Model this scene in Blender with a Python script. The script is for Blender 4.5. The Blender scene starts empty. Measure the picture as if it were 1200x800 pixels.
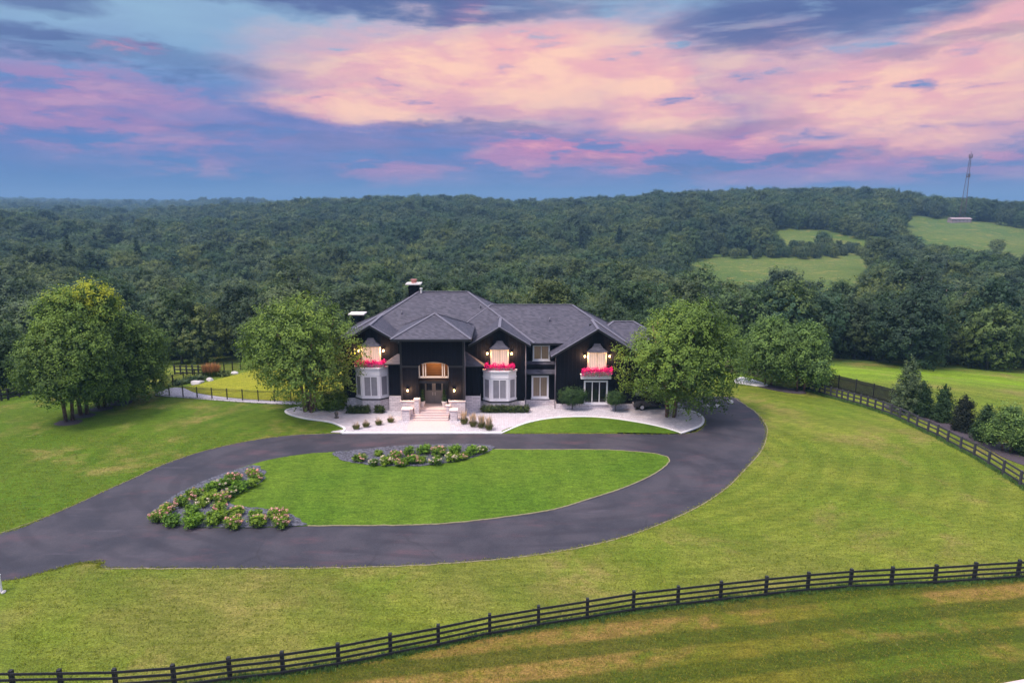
import bpy, bmesh, math, random
import numpy as np
from mathutils import Vector, Matrix
R = math.radians
random.seed(7); RNG = np.random.default_rng(7)
sc = bpy.context.scene
COL = sc.collection

# ------------------------------------------------------------------ camera
H = 21.5; PITCH = R(11.45); CP, SP = math.cos(PITCH), math.sin(PITCH); F = 800.0
cam = bpy.data.cameras.new('camera'); camo = bpy.data.objects.new('camera', cam); COL.objects.link(camo)
camo.location = (0, 0, H); camo.rotation_euler = (R(90) - PITCH, 0, 0)
cam.sensor_width = 36; cam.lens = 24; cam.clip_start = .5; cam.clip_end = 20000
sc.camera = camo

def ray(x, y):
    u, v = (x - 600) / F, (y - 400) / F
    return np.array([u, CP - v * SP, -SP - v * CP])
def proj(X, Y, Z):
    zc = Y * CP - (Z - H) * SP; yc = -(Y * SP + (Z - H) * CP)
    return 600 + F * X / zc, 400 + F * yc / zc
def at_y(x, y, Y):                      # point on the vertical plane at depth Y
    d = ray(x, y); t = Y / d[1]
    return d[0] * t, H + d[2] * t
def zy(y, Y): return at_y(600, y, Y)[1]

# ------------------------------------------------------------------ terrain heights
XC = [-300, 0, 150, 300, 400, 500, 600, 700, 800, 900, 1000, 1100, 1200, 1500]
TAB = {
 180: [348]*14,
 250: [332, 330, 330, 328, 326, 324, 324, 324, 326, 328, 330, 330, 330, 330],
 330: [312, 308, 308, 305, 302, 300, 298, 297, 298, 300, 302, 304, 306, 308],
 450: [290, 285, 287, 284, 278, 275, 273, 270, 268, 268, 274, 280, 284, 288],
 600: [268, 262, 268, 262, 255, 252, 250, 245, 240, 238, 242, 250, 262, 270],
 750: [252, 249, 262, 250, 243, 240, 238, 234, 228, 224, 225, 237, 246, 255],
 900: [256, 256, 256, 246, 239, 238, 237, 233, 228, 226, 227, 237, 247, 256],
 1200:[252, 252, 251, 243, 240, 241, 243, 242, 240, 238, 239, 246, 252, 262],
 1800:[246, 246, 246, 241, 241, 242, 243, 245, 246, 246, 246, 250, 255, 262],
 3000:[240, 239, 241, 240, 241, 242, 242, 243, 243, 243, 243, 245, 247, 250],
 6000:[233, 233, 236, 239, 240, 240, 240, 240, 240, 240, 240, 240, 240, 240]}
RS = [113] + list(TAB)
AZ = np.array([math.atan((x - 600) / F / CP) for x in XC])
ZT = np.zeros((len(RS), len(XC)))
for i, r in enumerate(RS):
    for j, x in enumerate(XC):
        if i == 0: ZT[i, j] = -5.0; continue
        d = ray(x, TAB[r][j]); ZT[i, j] = H + d[2] * r / math.hypot(d[0], d[1]) - 12.5
def hgt(X, Y):
    X = np.asarray(X, float); Y = np.asarray(Y, float)
    r = np.hypot(X, Y); az = np.arctan2(X, np.maximum(Y, 1e-6))
    az = np.clip(az, AZ[0], AZ[-1])
    jf = np.clip(np.interp(az, AZ, np.arange(len(AZ))), 0, len(AZ) - 1.001)
    j = jf.astype(int); fj = jf - j; fj = fj * fj * (3 - 2 * fj)
    rf = np.clip(np.interp(r, RS, np.arange(len(RS))), 0, len(RS) - 1.001)
    i = rf.astype(int); fi = rf - i
    z = (ZT[i, j] * (1 - fi) + ZT[i + 1, j] * fi) * (1 - fj) + (ZT[i, j + 1] * (1 - fi) + ZT[i + 1, j + 1] * fi) * fj
    d = np.maximum(Y, r - 12)
    t = np.clip((np.minimum(d, 113) - 77) / 36, 0, 1)
    near = -5.0 * (t * t * (3 - 2 * t) * .4 + t * .6 * t)
    w = np.clip((r - 113) / 40, 0, 1)
    z = near * (1 - w) + z * w
    A_ = np.interp(r, [165, 230, 600, 900, 3000, 6000], [0, 3.2, 5, 5, 14, 0]) * np.interp(az, [-.3, .1, .25, .6], [1, .8, .3, .3])
    wl = np.interp(r, [0, 600, 6000], [0, 17, 60])
    z = z + A_ * (np.sin(wl + 1.8 * np.sin(az * 7 + r * .004)) * .65 + .5 * np.sin(wl * 2.3 + 2.2 * np.sin(az * 13 + 1 + r * .01)))
    return np.where(Y < 0, 0.0 * z, z)
def hz(x, y): return float(hgt(x, y))
def gr(x, y):                            # pixel of the photograph -> point on the ground
    d = ray(x, y); t = 15.0
    while t < 8000:
        p = d * t; 
        if H + p[2] < hz(p[0], p[1]):
            lo, hi = t / 1.02 - .5, t
            for _ in range(24):
                m = (lo + hi) / 2; q = d * m
                if H + q[2] < hz(q[0], q[1]): hi = m
                else: lo = m
            q = d * hi; return (q[0], q[1])
        t = t * 1.02 + .5
    return (d[0] * 3000, d[1] * 3000)

# ------------------------------------------------------------------ helpers
def link(o, parent=None):
    COL.objects.link(o)
    if parent is not None: o.parent = parent
    return o
def tag(o, label=None, cat=None, group=None, kind=None):
    if label: o['label'] = label
    if cat: o['category'] = cat
    if group: o['group'] = group
    if kind: o['kind'] = kind
    return o
def empty(name, loc=(0, 0, 0), rz=0, **k):
    o = bpy.data.objects.new(name, None); o.location = loc; o.rotation_euler = (0, 0, rz); o.empty_display_size = .3
    link(o); return tag(o, **k)
def mesh_np(name, co, loops, start, total, mat, parent=None, tone=None, smooth=False):
    me = bpy.data.meshes.new(name)
    me.vertices.add(len(co)); me.vertices.foreach_set('co', co.astype(np.float32).ravel())
    me.loops.add(len(loops)); me.loops.foreach_set('vertex_index', loops.astype(np.int32).ravel())
    me.polygons.add(len(start)); me.polygons.foreach_set('loop_start', start.astype(np.int32))
    me.update(calc_edges=True)
    if tone is not None:
        a = me.attributes.new('tone', 'FLOAT', 'POINT'); a.data.foreach_set('value', tone.astype(np.float32))
    if smooth: me.polygons.foreach_set('use_smooth', np.ones(len(start), bool))
    if mat: me.materials.append(mat)
    return me
class MB:
    def __init__(s): s.v = []; s.f = []; s.m = []
    def poly(s, pts, mi=0):
        n = len(s.v); s.v += [tuple(p) for p in pts]; s.f.append(list(range(n, n + len(pts)))); s.m.append(mi)
    def box(s, x0, x1, y0, y1, z0, z1, mi=0, M=None):
        p = [(x, y, z) for z in (z0, z1) for y in (y0, y1) for x in (x0, x1)]
        if M is not None: p = [tuple(M @ Vector(q)) for q in p]
        n = len(s.v); s.v += p
        for f in ((0, 2, 3, 1), (4, 5, 7, 6), (0, 1, 5, 4), (2, 6, 7, 3), (0, 4, 6, 2), (1, 3, 7, 5)):
            s.f.append([n + i for i in f]); s.m.append(mi)
    def bar(s, a, b, w, h, mi=0):       # box from a to b, w wide and h high
        a, b = Vector(a), Vector(b); d = b - a; L = d.length
        if L < 1e-6: return
        d.normalize(); side = d.cross(Vector((0, 0, 1)))
        if side.length < 1e-4: side = Vector((1, 0, 0))
        side.normalize(); up = side.cross(d).normalized()
        n = len(s.v)
        for p in (a, b):
            for q in ((-1, -1), (1, -1), (1, 1), (-1, 1)):
                s.v.append(tuple(p + side * q[0] * w / 2 + up * q[1] * h / 2))
        for f in ((0, 1, 2, 3), (7, 6, 5, 4), (0, 4, 5, 1), (1, 5, 6, 2), (2, 6, 7, 3), (3, 7, 4, 0)):
            s.f.append([n + i for i in f]); s.m.append(mi)
    def tube(s, pts, rad, k=8, mi=0, caps=True):
        rings = []
        for i, p in enumerate(pts):
            p = Vector(p); q = Vector(pts[min(i + 1, len(pts) - 1)]) - Vector(pts[max(i - 1, 0)])
            q.normalize(); a = q.orthogonal().normalized() if abs(q.z) < .99 else Vector((1, 0, 0)); a = (a - q * a.dot(q)).normalized(); b = q.cross(a)
            r = rad[i] if hasattr(rad, '__len__') else rad
            n = len(s.v); rings.append(n)
            for j in range(k):
                t = 2 * math.pi * j / k; s.v.append(tuple(p + (a * math.cos(t) + b * math.sin(t)) * r))
        for i in range(len(rings) - 1):
            for j in range(k):
                s.f.append([rings[i] + j, rings[i] + (j + 1) % k, rings[i + 1] + (j + 1) % k, rings[i + 1] + j]); s.m.append(mi)
        if caps:
            s.f.append([rings[0] + j for j in range(k)][::-1]); s.m.append(mi)
            s.f.append([rings[-1] + j for j in range(k)]); s.m.append(mi)
    def lathe(s, c, prof, k=16, mi=0):
        n = len(s.v)
        for (r, z) in prof:
            for j in range(k):
                t = 2 * math.pi * j / k; s.v.append((c[0] + r * math.cos(t), c[1] + r * math.sin(t), c[2] + z))
        for i in range(len(prof) - 1):
            for j in range(k):
                s.f.append([n + i * k + j, n + i * k + (j + 1) % k, n + (i + 1) * k + (j + 1) % k, n + (i + 1) * k + j]); s.m.append(mi)
        s.f.append([n + (len(prof) - 1) * k + j for j in range(k)]); s.m.append(mi)
        s.f.append([n + j for j in range(k)][::-1]); s.m.append(mi)
    def me(s, name, mats, smooth=False):
        me = bpy.data.meshes.new(name); me.from_pydata(s.v, [], s.f)
        for m in (mats if isinstance(mats, (list, tuple)) else [mats]): me.materials.append(m)
        me.polygons.foreach_set('material_index', s.m)
        if smooth: me.polygons.foreach_set('use_smooth', [True] * len(s.f))
        me.update(); return me
    def build(s, name, mats, parent=None, smooth=False, bevel=0, **k):
        o = bpy.data.objects.new(name, s.me(name, mats, smooth)); link(o, parent)
        if bevel:
            b = o.modifiers.new('bevel', 'BEVEL'); b.width = bevel; b.segments = 2; b.limit_method = 'ANGLE'
        return tag(o, **k)

# ------------------------------------------------------------------ materials
class NT:
    def __init__(s, tree): s.t = tree; s.n = tree.nodes; s.l = tree.links
    def node(s, kind, **kw):
        n = s.n.new(kind)
        for k, v in kw.items(): setattr(n, k, v)
        return n
    def put(s, sock, v):
        if hasattr(v, 'is_linked') or isinstance(v, bpy.types.NodeSocket): s.l.new(v, sock)
        else:
            if isinstance(v, (tuple, list)) and len(v) == 3 and len(sock.default_value) == 4: v = (*v, 1)
            sock.default_value = v
    def m(s, op, a, b=None, c=None, clamp=False):
        n = s.node('ShaderNodeMath', operation=op); n.use_clamp = clamp
        s.put(n.inputs[0], a)
        if b is not None: s.put(n.inputs[1], b)
        if c is not None: s.put(n.inputs[2], c)
        return n.outputs[0]
    def vm(s, op, a, b):
        n = s.node('ShaderNodeVectorMath', operation=op); s.put(n.inputs[0], a); s.put(n.inputs[1], b); return n.outputs[0]
    def mix(s, f, a, b, blend='MIX'):
        n = s.node('ShaderNodeMix', data_type='RGBA', blend_type=blend)
        s.put(n.inputs[0], f); s.put(n.inputs[6], a); s.put(n.inputs[7], b); return n.outputs[2]
    def noise(s, vec, scale, detail=3, rough=.55, dist=0):
        n = s.node('ShaderNodeTexNoise'); s.put(n.inputs['Vector'], vec)
        n.inputs['Scale'].default_value = scale; n.inputs['Detail'].default_value = detail
        n.inputs['Roughness'].default_value = rough; n.inputs['Distortion'].default_value = dist
        return n.outputs[0]
    def ss(s, v, a, b, lo=0.0, hi=1.0):
        n = s.node('ShaderNodeMapRange', interpolation_type='SMOOTHSTEP'); s.put(n.inputs[0], v)
        s.put(n.inputs[1], a); s.put(n.inputs[2], b); s.put(n.inputs[3], lo); s.put(n.inputs[4], hi); return n.outputs[0]
    def sep(s, v):
        n = s.node('ShaderNodeSeparateXYZ'); s.put(n.inputs[0], v); return n.outputs
    def comb(s, x, y, z):
        n = s.node('ShaderNodeCombineXYZ'); s.put(n.inputs[0], x); s.put(n.inputs[1], y); s.put(n.inputs[2], z); return n.outputs[0]
    def pos(s): return s.node('ShaderNodeNewGeometry').outputs['Position']
def newmat(name):
    m = bpy.data.materials.new(name); m.use_nodes = True; T = NT(m.node_tree)
    return m, T, m.node_tree.nodes['Principled BSDF']
def simple(name, col, rough=.6, var=.15, scale=6, bump=0, metal=0, emit=None, es=0, coat=0):
    m, T, b = newmat(name)
    n = T.noise(T.pos(), scale, 4)
    c = T.mix(n, tuple(x * (1 - var) for x in col), tuple(min(1, x * (1 + var)) for x in col))
    T.put(b.inputs['Base Color'], c); b.inputs['Roughness'].default_value = rough; b.inputs['Metallic'].default_value = metal
    if coat: b.inputs['Coat Weight'].default_value = coat
    if bump:
        bn = T.node('ShaderNodeBump'); bn.inputs['Strength'].default_value = bump; bn.inputs['Distance'].default_value = .03
        T.put(bn.inputs['Height'], T.noise(T.pos(), scale * 4, 4)); T.l.new(bn.outputs[0], b.inputs['Normal'])
    if emit: T.put(b.inputs['Emission Color'], (*emit, 1)); b.inputs['Emission Strength'].default_value = es
    return m
def bump(T, b, h, strength=.5, dist=.05):
    bn = T.node('ShaderNodeBump'); bn.inputs['Strength'].default_value = strength; bn.inputs['Distance'].default_value = dist
    T.put(bn.inputs['Height'], h); T.l.new(bn.outputs[0], b.inputs['Normal'])

def grass(name, base, alt, dry, dry_lo=.6, dry_hi=.75, stripe=None, samt=.0, dark=.7, zone=None):
    m, T, b = newmat(name); P = T.pos()
    n1 = T.noise(P, .12, 4); n2 = T.noise(P, .9, 4, .65); n3 = T.noise(P, 9, 3, .7)
    c = T.mix(T.ss(n1, .35, .65), base, alt)
    if zone: c = zone(T, P, c)
    nd = T.noise(T.vm('ADD', P, (31, 7, 3)), .16, 5, .65, .4)
    c = T.mix(T.m('MULTIPLY', T.ss(nd, dry_lo, dry_hi), T.ss(n2, .25, .6)), c, dry)
    if stripe:
        X, Y, Z = T.sep(P)
        w = T.m('ADD', T.m('ADD', T.m('MULTIPLY', X, stripe[0]), T.m('MULTIPLY', Y, stripe[1])), T.m('MULTIPLY', n1, stripe[2]))
        s_ = T.m('SINE', w); s_ = T.ss(s_, -.5, .5)
        c = T.mix(T.m('MULTIPLY', s_, samt), c, tuple(x * .55 for x in base))
    c = T.mix(T.ss(n2, .3, .7, 0, .35), c, tuple(x * dark for x in base))
    hs = T.mix(T.ss(n3, .3, .72), (.62, .62, .62), (1.3, 1.3, 1.25))
    c = T.mix(1.0, c, hs, 'MULTIPLY')
    n5 = T.noise(T.vm('MULTIPLY', P, (.5, 1.6, 1)), 1.8, 5, .75)
    c = T.mix(1.0, c, T.mix(T.ss(n5, .32, .68), (.72, .75, .7), (1.22, 1.2, 1.25)), 'MULTIPLY')
    n4 = T.noise(T.vm('MULTIPLY', P, (1, .6, 1)), 28, 2, .7)
    c = T.mix(1.0, c, T.mix(T.ss(n4, .3, .7), (.72, .72, .72), (1.25, 1.25, 1.25)), 'MULTIPLY')
    fl = T.ss(T.noise(T.vm('ADD', P, (5, 90, 3)), 1.6, 2, .8), .74, .8)     # faded clippings
    c = T.mix(T.m('MULTIPLY', fl, .35), c, (.5, .46, .22))
    T.put(b.inputs['Base Color'], c); b.inputs['Roughness'].default_value = .9
    b.inputs['Specular IOR Level'].default_value = .15
    bump(T, b, T.m('ADD', T.m('MULTIPLY', n3, .6), T.m('ADD', n4, T.m('MULTIPLY', n2, 1.5))), .6, .12)
    return m
def zone_main(T, P, c):                 # the watered lawn left of the house is fresher than the mown field to the right
    X, Y, Z = T.sep(P)
    n = T.noise(P, .06, 3)
    f = T.m('MULTIPLY', T.ss(T.m('ADD', X, T.m('MULTIPLY', n, 14)), 4, -10), T.ss(T.m('ADD', Y, T.m('MULTIPLY', n, 10)), 38, 50))
    f = T.m('MULTIPLY', f, T.ss(Y, 84, 76))
    c = T.mix(f, c, T.mix(T.noise(P, .2, 3), (.060, .130, .006), (.12, .19, .012)))
    cd = T.vm('SUBTRACT', P, (4, 58, 0)); cx_, cy_, cz_ = T.sep(cd)       # mowing passes that follow the sweep of the drive
    dd = T.m('SQRT', T.m('ADD', T.m('MULTIPLY', cx_, cx_), T.m('MULTIPLY', T.m('MULTIPLY', cy_, cy_), 2.2)))
    w_ = T.ss(T.m('SINE', T.m('ADD', T.m('MULTIPLY', dd, 2.9), T.m('MULTIPLY', n, 9))), -.6, .6)
    c = T.mix(T.m('MULTIPLY', w_, T.ss(T.noise(P, .09, 2), .35, .6, .2, .55)), c, T.mix(1.0, c, (.60, .72, .5), 'MULTIPLY'))
    g = T.m('MULTIPLY', T.ss(Y, 78, 90), T.ss(X, 24, 32))
    c = T.mix(g, c, T.mix(T.noise(T.vm('MULTIPLY', P, (.3, 1, 1)), .3, 4), (.16, .30, .010), (.26, .36, .02)))
    far = T.ss(Y, 104, 120)
    c = T.mix(far, c, T.mix(T.ss(T.noise(P, .012, 5, .6), .35, .65), (.055, .11, .022), (.12, .155, .035)))
    fr = T.m('MULTIPLY', T.ss(Y, 44, 34), .55)
    return T.mix(T.m('MULTIPLY', fr, T.ss(T.noise(P, .1, 3), .38, .6)), c, (.24, .19, .06))
M = {}
M['ground'] = grass('mown_grass', (.148, .205, .018), (.21, .235, .03), (.30, .23, .075), .50, .70, (.55, .85, 6), .28, zone=zone_main)
M['island'] = grass('island_grass', (.085, .165, .010), (.125, .20, .016), (.2, .2, .05), .66, .82, (2.2, .25, 1.5), .18)
M['paddock'] = grass('paddock_grass', (.085, .125, .008), (.17, .145, .016), (.31, .175, .055), .42, .58, (-.42, 2.6, 1.4), .8)
M['meadow'] = grass('meadow_grass', (.085, .135, .035), (.12, .155, .04), (.22, .19, .07), .6, .75)
M['yellow_lawn'] = grass('yellow_lawn', (.28, .29, .02), (.34, .32, .03), (.36, .30, .06), .6, .75)

m, T, b = newmat('asphalt'); P = T.pos()
c = T.mix(T.ss(T.noise(P, .25, 4, .6), .35, .65), (.030, .029, .041), (.054, .048, .061))
c = T.mix(T.ss(T.noise(T.vm('MULTIPLY', T.vm('ADD', P, (9, 4, 0)), (.35, 1, 1)), .5, 5, .7), .52, .72, 0, .55), c, (.095, .05, .062))
c = T.mix(1.0, c, T.mix(T.ss(T.noise(P, 14, 3, .7), .3, .7), (.8, .8, .8), (1.2, 1.2, 1.2)), 'MULTIPLY')
c = T.mix(T.ss(T.noise(T.vm('MULTIPLY', P, (.15, 1.2, 1)), .8, 4, .7), .56, .8, 0, .4), c, (.13, .11, .14))
cd = T.vm('SUBTRACT', P, (-1, 52, 0)); a_, b__, c__ = T.sep(cd); dd = T.m('SQRT', T.m('ADD', T.m('MULTIPLY', a_, a_), T.m('MULTIPLY', T.m('MULTIPLY', b__, b__), 3.6)))
c = T.mix(T.m('MULTIPLY', T.ss(T.m('SINE', T.m('ADD', T.m('MULTIPLY', dd, 2.2), T.m('MULTIPLY', T.noise(P, .15, 2), 5))), .2, .95, 0, .4), T.ss(T.noise(P, .2, 3), .35, .6)), c, (.022, .020, .030))
vo = T.node('ShaderNodeTexVoronoi', feature='DISTANCE_TO_EDGE'); T.put(vo.inputs['Vector'], T.vm('ADD', P, T.comb(T.noise(P, .6, 4), T.noise(P, .7, 4), 0))); vo.inputs['Scale'].default_value = .13
c = T.mix(T.m('MULTIPLY', T.ss(vo.outputs['Distance'], .012, .004), T.ss(T.noise(P, .1, 2), .5, .6, 0, .25)), c, (.012, .012, .016))
T.put(b.inputs['Base Color'], c); b.inputs['Roughness'].default_value = .75; b.inputs['Specular IOR Level'].default_value = .3
bump(T, b, T.noise(P, 30, 3), .3, .02); M['asphalt'] = m

m, T, b = newmat('pale_paving'); P = T.pos()
br = T.node('ShaderNodeTexBrick'); T.put(br.inputs['Vector'], P); br.inputs['Scale'].default_value = 1.4
br.inputs['Color1'].default_value = (.74, .69, .74, 1); br.inputs['Color2'].default_value = (.60, .55, .61, 1); br.inputs['Mortar'].default_value = (.2, .18, .2, 1)
br.inputs['Mortar Size'].default_value = .018
c = T.mix(1.0, br.outputs[0], T.mix(T.noise(P, 2.5, 5, .7), (.65, .65, .65), (1.25, 1.23, 1.25)), 'MULTIPLY')
vo = T.node('ShaderNodeTexVoronoi'); T.put(vo.inputs['Vector'], P); vo.inputs['Scale'].default_value = 6
c = T.mix(T.ss(vo.outputs['Distance'], .1, .6, .0, .35), c, (.22, .2, .23))
T.put(b.inputs['Base Color'], c); b.inputs['Roughness'].default_value = .85; bump(T, b, vo.outputs['Distance'], .3, .04); M['paving'] = m

M['kerb'] = simple('kerb_stone', (.68, .65, .68), .8, .12, 3)
M['walk'] = simple('pink_concrete', (.56, .44, .44), .8, .12, 4)
M['edge'] = simple('edging', (.22, .19, .11), .95, .6, 3)
m, T, b = newmat('slate_mulch'); P = T.pos()
vo = T.node('ShaderNodeTexVoronoi'); T.put(vo.inputs['Vector'], P); vo.inputs['Scale'].default_value = 9
c = T.mix(T.ss(T.sep(vo.outputs['Color'])[0], 0, 1), (.022, .022, .034), (.12, .12, .155))
T.put(b.inputs['Base Color'], c); b.inputs['Roughness'].default_value = .8; bump(T, b, vo.outputs['Distance'], .8, .06); M['mulch'] = m
M['bark_mulch'] = simple('bark_mulch', (.06, .045, .06), .95, .5, 5, 1)

m, T, b = newmat('dark_siding'); P = T.pos(); X, Y, Z = T.sep(P)
bt = T.m('ABSOLUTE', T.m('SUBTRACT', T.m('FRACT', T.m('MULTIPLY', T.m('ADD', X, T.m('MULTIPLY', Y, 1.0)), 2.4)), .5))
st = T.ss(bt, .40, .46)
c = T.mix(T.noise(P, 1.5, 4), (.0025, .003, .006), (.005, .0055, .011))
c = T.mix(T.m('MULTIPLY', st, .6), c, (.009, .0095, .016))
T.put(b.inputs['Base Color'], c); b.inputs['Roughness'].default_value = .65; b.inputs['Specular IOR Level'].default_value = .1
bump(T, b, st, .5, .03); M['siding'] = m
M['dark_trim'] = simple('dark_trim', (.007, .007, .012), .5, .2)

m, T, b = newmat('slate_shingles'); P = T.pos(); X, Y, Z = T.sep(P)
crs = T.m('MULTIPLY', Z, 9.0)
row = T.m('FLOOR', crs); fz = T.m('FRACT', crs)
u = T.m('ADD', T.m('MULTIPLY', T.m('ADD', X, Y), 3.1), T.m('MULTIPLY', row, .37))
wn = T.node('ShaderNodeTexWhiteNoise', noise_dimensions='2D'); T.put(wn.inputs['Vector'], T.comb(T.m('FLOOR', u), row, 0))
c = T.mix(wn.outputs[0], (.030, .028, .046), (.082, .074, .104))
c = T.mix(T.ss(T.noise(P, .5, 4), .3, .7, 0, .45), c, (.042, .038, .062))
c = T.mix(T.m('MULTIPLY', T.ss(fz, .2, .0), .5), c, (.02, .02, .03))
T.put(b.inputs['Base Color'], c); b.inputs['Roughness'].default_value = .7; bump(T, b, fz, .35, .04); M['roof'] = m
M['cap'] = simple('ridge_cap', (.13, .12, .155), .6, .2)

m, T, b = newmat('pale_stone'); P = T.pos(); X, Y, Z = T.sep(P)
br = T.node('ShaderNodeTexBrick'); T.put(br.inputs['Vector'], T.comb(T.m('ADD', X, Y), Z, 0)); br.inputs['Scale'].default_value = 1.6
br.inputs['Color1'].default_value = (.76, .66, .67, 1); br.inputs['Color2'].default_value = (.58, .49, .52, 1); br.inputs['Mortar'].default_value = (.25, .21, .23, 1)
br.inputs['Mortar Size'].default_value = .015; br.inputs['Row Height'].default_value = .3; br.inputs['Brick Width'].default_value = .8
c = T.mix(1.0, br.outputs[0], T.mix(T.noise(P, 3, 4), (.75, .75, .75), (1.2, 1.2, 1.2)), 'MULTIPLY')
T.put(b.inputs['Base Color'], c); b.inputs['Roughness'].default_value = .85; bump(T, b, br.outputs['Fac'], .4, .03); M['stone'] = m
M['white'] = simple('white_paint', (.74, .69, .73), .5, .06)
M['cream'] = simple('cream_paint', (.72, .60, .50), .5, .05)
M['door'] = simple('grey_door', (.17, .15, .15), .5, .1)
M['black'] = simple('black_paint', (.008, .008, .010), .5, .3)
M['fence'] = simple('black_fence_board', (.012, .012, .016), .7, .5, 4)
M['fence_worn'] = simple('weathered_fence_board', (.045, .042, .055), .8, .6, 1.5)
M['steel'] = simple('rusty_steel', (.10, .06, .07), .6, .2)
M['copper'] = simple('copper_cap', (.42, .16, .14), .5, .2)
M['capstone'] = simple('cap_stone', (.66, .60, .60), .7, .06)
M['bulb'] = simple('lamp_glow', (1, .7, .3), .4, 0, emit=(1, .42, .10), es=9)
M['farm'] = simple('faded_barn_boards', (.28, .21, .23), .9, .3)
M['box'] = simple('planter_box', (.35, .28, .30), .7, .1)
m, T, b = newmat('warm_wood'); P = T.pos(); X, Y, Z = T.sep(P)
c = T.mix(T.ss(T.m('FRACT', T.m('MULTIPLY', Z, 5.5)), .0, .25), (.05, .018, .006), (.38, .18, .06))
T.put(b.inputs['Base Color'], c); b.inputs['Roughness'].default_value = .5; M['wood'] = m

def blind(name, col, lines, emit=0, ecol=None):  # closed blinds or curtains seen behind window glass
    m, T, b = newmat(name); P = T.pos(); X, Y, Z = T.sep(P)
    l = T.m('SINE', T.m('MULTIPLY', T.m('ADD', X, T.m('MULTIPLY', Y, .6)), 34 if lines == 'v' else 0)) if lines == 'v' else T.m('SINE', T.m('MULTIPLY', Z, 60))
    c = T.mix(T.ss(l, -1, 1), tuple(x * .72 for x in col), col)
    c = T.mix(T.ss(T.noise(P, 2.0, 2), .35, .65, 0, .35), c, tuple(x * .6 for x in col))
    T.put(b.inputs['Base Color'], c); b.inputs['Roughness'].default_value = .4
    b.inputs['Coat Weight'].default_value = .5; b.inputs['Coat Roughness'].default_value = .05
    if emit:
        T.put(b.inputs['Emission Color'], T.mix(T.ss(l, -1, 1), tuple(x * .75 for x in ecol), ecol)); b.inputs['Emission Strength'].default_value = emit
    return m
M['blind_day'] = blind('grey_blinds', (.28, .26, .30), 'h')
M['blind_lit'] = blind('lit_curtains', (.5, .4, .35), 'v', .50, (1.0, .68, .55))
M['blind_dim'] = blind('dim_curtains', (.10, .08, .08), 'v', .07, (1.0, .6, .35))
m, T, b = newmat('dark_glass'); b.inputs['Base Color'].default_value = (.008, .009, .014, 1); b.inputs['Roughness'].default_value = .06
T.put(b.inputs['Roughness'], T.ss(T.noise(T.pos(), 2), 0, 1, .03, .12)); M['glass'] = m

def leaf(name, ramp, yellow=None, trans=.25, rnd=True):
    """ramp: colours picked per tree; the tone attribute varies single sprays."""
    m, T, b = newmat(name)
    oi = T.node('ShaderNodeObjectInfo')
    cr = T.node('ShaderNodeValToRGB'); T.put(cr.inputs[0], oi.outputs['Random'] if rnd else .5)
    while len(cr.color_ramp.elements) < len(ramp): cr.color_ramp.elements.new(.5)
    for i, cc in enumerate(ramp):
        cr.color_ramp.elements[i].position = i / max(1, len(ramp) - 1); cr.color_ramp.elements[i].color = (*cc, 1)
    at = T.node('ShaderNodeAttribute', attribute_name='tone')
    t = at.outputs['Fac']
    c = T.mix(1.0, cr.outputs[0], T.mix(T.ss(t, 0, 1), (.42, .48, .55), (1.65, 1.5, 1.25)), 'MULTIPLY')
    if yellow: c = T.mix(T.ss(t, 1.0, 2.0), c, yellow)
    T.put(b.inputs['Base Color'], c); b.inputs['Roughness'].default_value = .65; b.inputs['Specular IOR Level'].default_value = .25
    tr = T.node('ShaderNodeBsdfTranslucent'); T.put(tr.inputs[0], T.mix(1.0, c, (1.2, 1.3, .6), 'MULTIPLY'))
    mx = T.node('ShaderNodeMixShader'); mx.inputs[0].default_value = trans
    T.l.new(b.outputs[0], mx.inputs[1]); T.l.new(tr.outputs[0], mx.inputs[2])
    T.l.new(mx.outputs[0], m.node_tree.nodes['Material Output'].inputs['Surface'])
    return m
M['leaf_wood'] = leaf('woodland_leaves', [(.028, .066, .034), (.075, .125, .040), (.034, .078, .050), (.092, .140, .042), (.042, .088, .038), (.085, .125, .065), (.115, .150, .042), (.036, .070, .044), (.100, .135, .038), (.030, .062, .036), (.060, .095, .045)])
M['leaf_birch'] = leaf('birch_leaves', [(.10, .168, .032), (.115, .185, .036)], (.36, .37, .02))
M['leaf_small'] = leaf('young_tree_leaves', [(.12, .20, .055), (.11, .19, .05)], (.3, .3, .08))
M['leaf_ever'] = leaf('evergreen_needles', [(.045, .095, .034), (.06, .115, .036)], (.2, .24, .05))
M['leaf_spruce'] = leaf('spruce_needles', [(.11, .16, .08), (.12, .17, .085)])
M['leaf_purple'] = leaf('purple_green_leaves', [(.030, .042, .026), (.036, .045, .03)])
M['leaf_hyd'] = leaf('hydrangea_leaves', [(.12, .24, .02), (.20, .30, .03), (.08, .18, .02)], (.4, .36, .1))
M['leaf_hedge'] = leaf('hedge_leaves', [(.045, .075, .02), (.06, .09, .025)])
M['leaf_grass'] = leaf('feather_grass', [(.12, .14, .045), (.15, .16, .05)])
M['plume'] = leaf('grass_plumes', [(.55, .42, .36), (.5, .40, .35)])
M['plume_orange'] = leaf('orange_grass', [(.42, .20, .10), (.42, .19, .11)])
M['petal_pink'] = leaf('pink_petals', [(.70, .33, .36), (.65, .40, .36)])
M['petal_white'] = leaf('cream_petals', [(.72, .58, .50), (.7, .6, .55)])
M['petal_hot'] = leaf('magenta_petals', [(.60, .008, .24), (.68, .015, .30)])
m, T, b = newmat('peeling_birch_bark'); P = T.pos()
c = T.mix(T.ss(T.noise(T.vm('MULTIPLY', P, (1, 1, .4)), 5, 4, .7), .35, .65), (.10, .045, .035), (.30, .17, .13))
T.put(b.inputs['Base Color'], c); b.inputs['Roughness'].default_value = .9; bump(T, b, T.noise(P, 10, 4), .8, .05); M['bark'] = m
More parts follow.
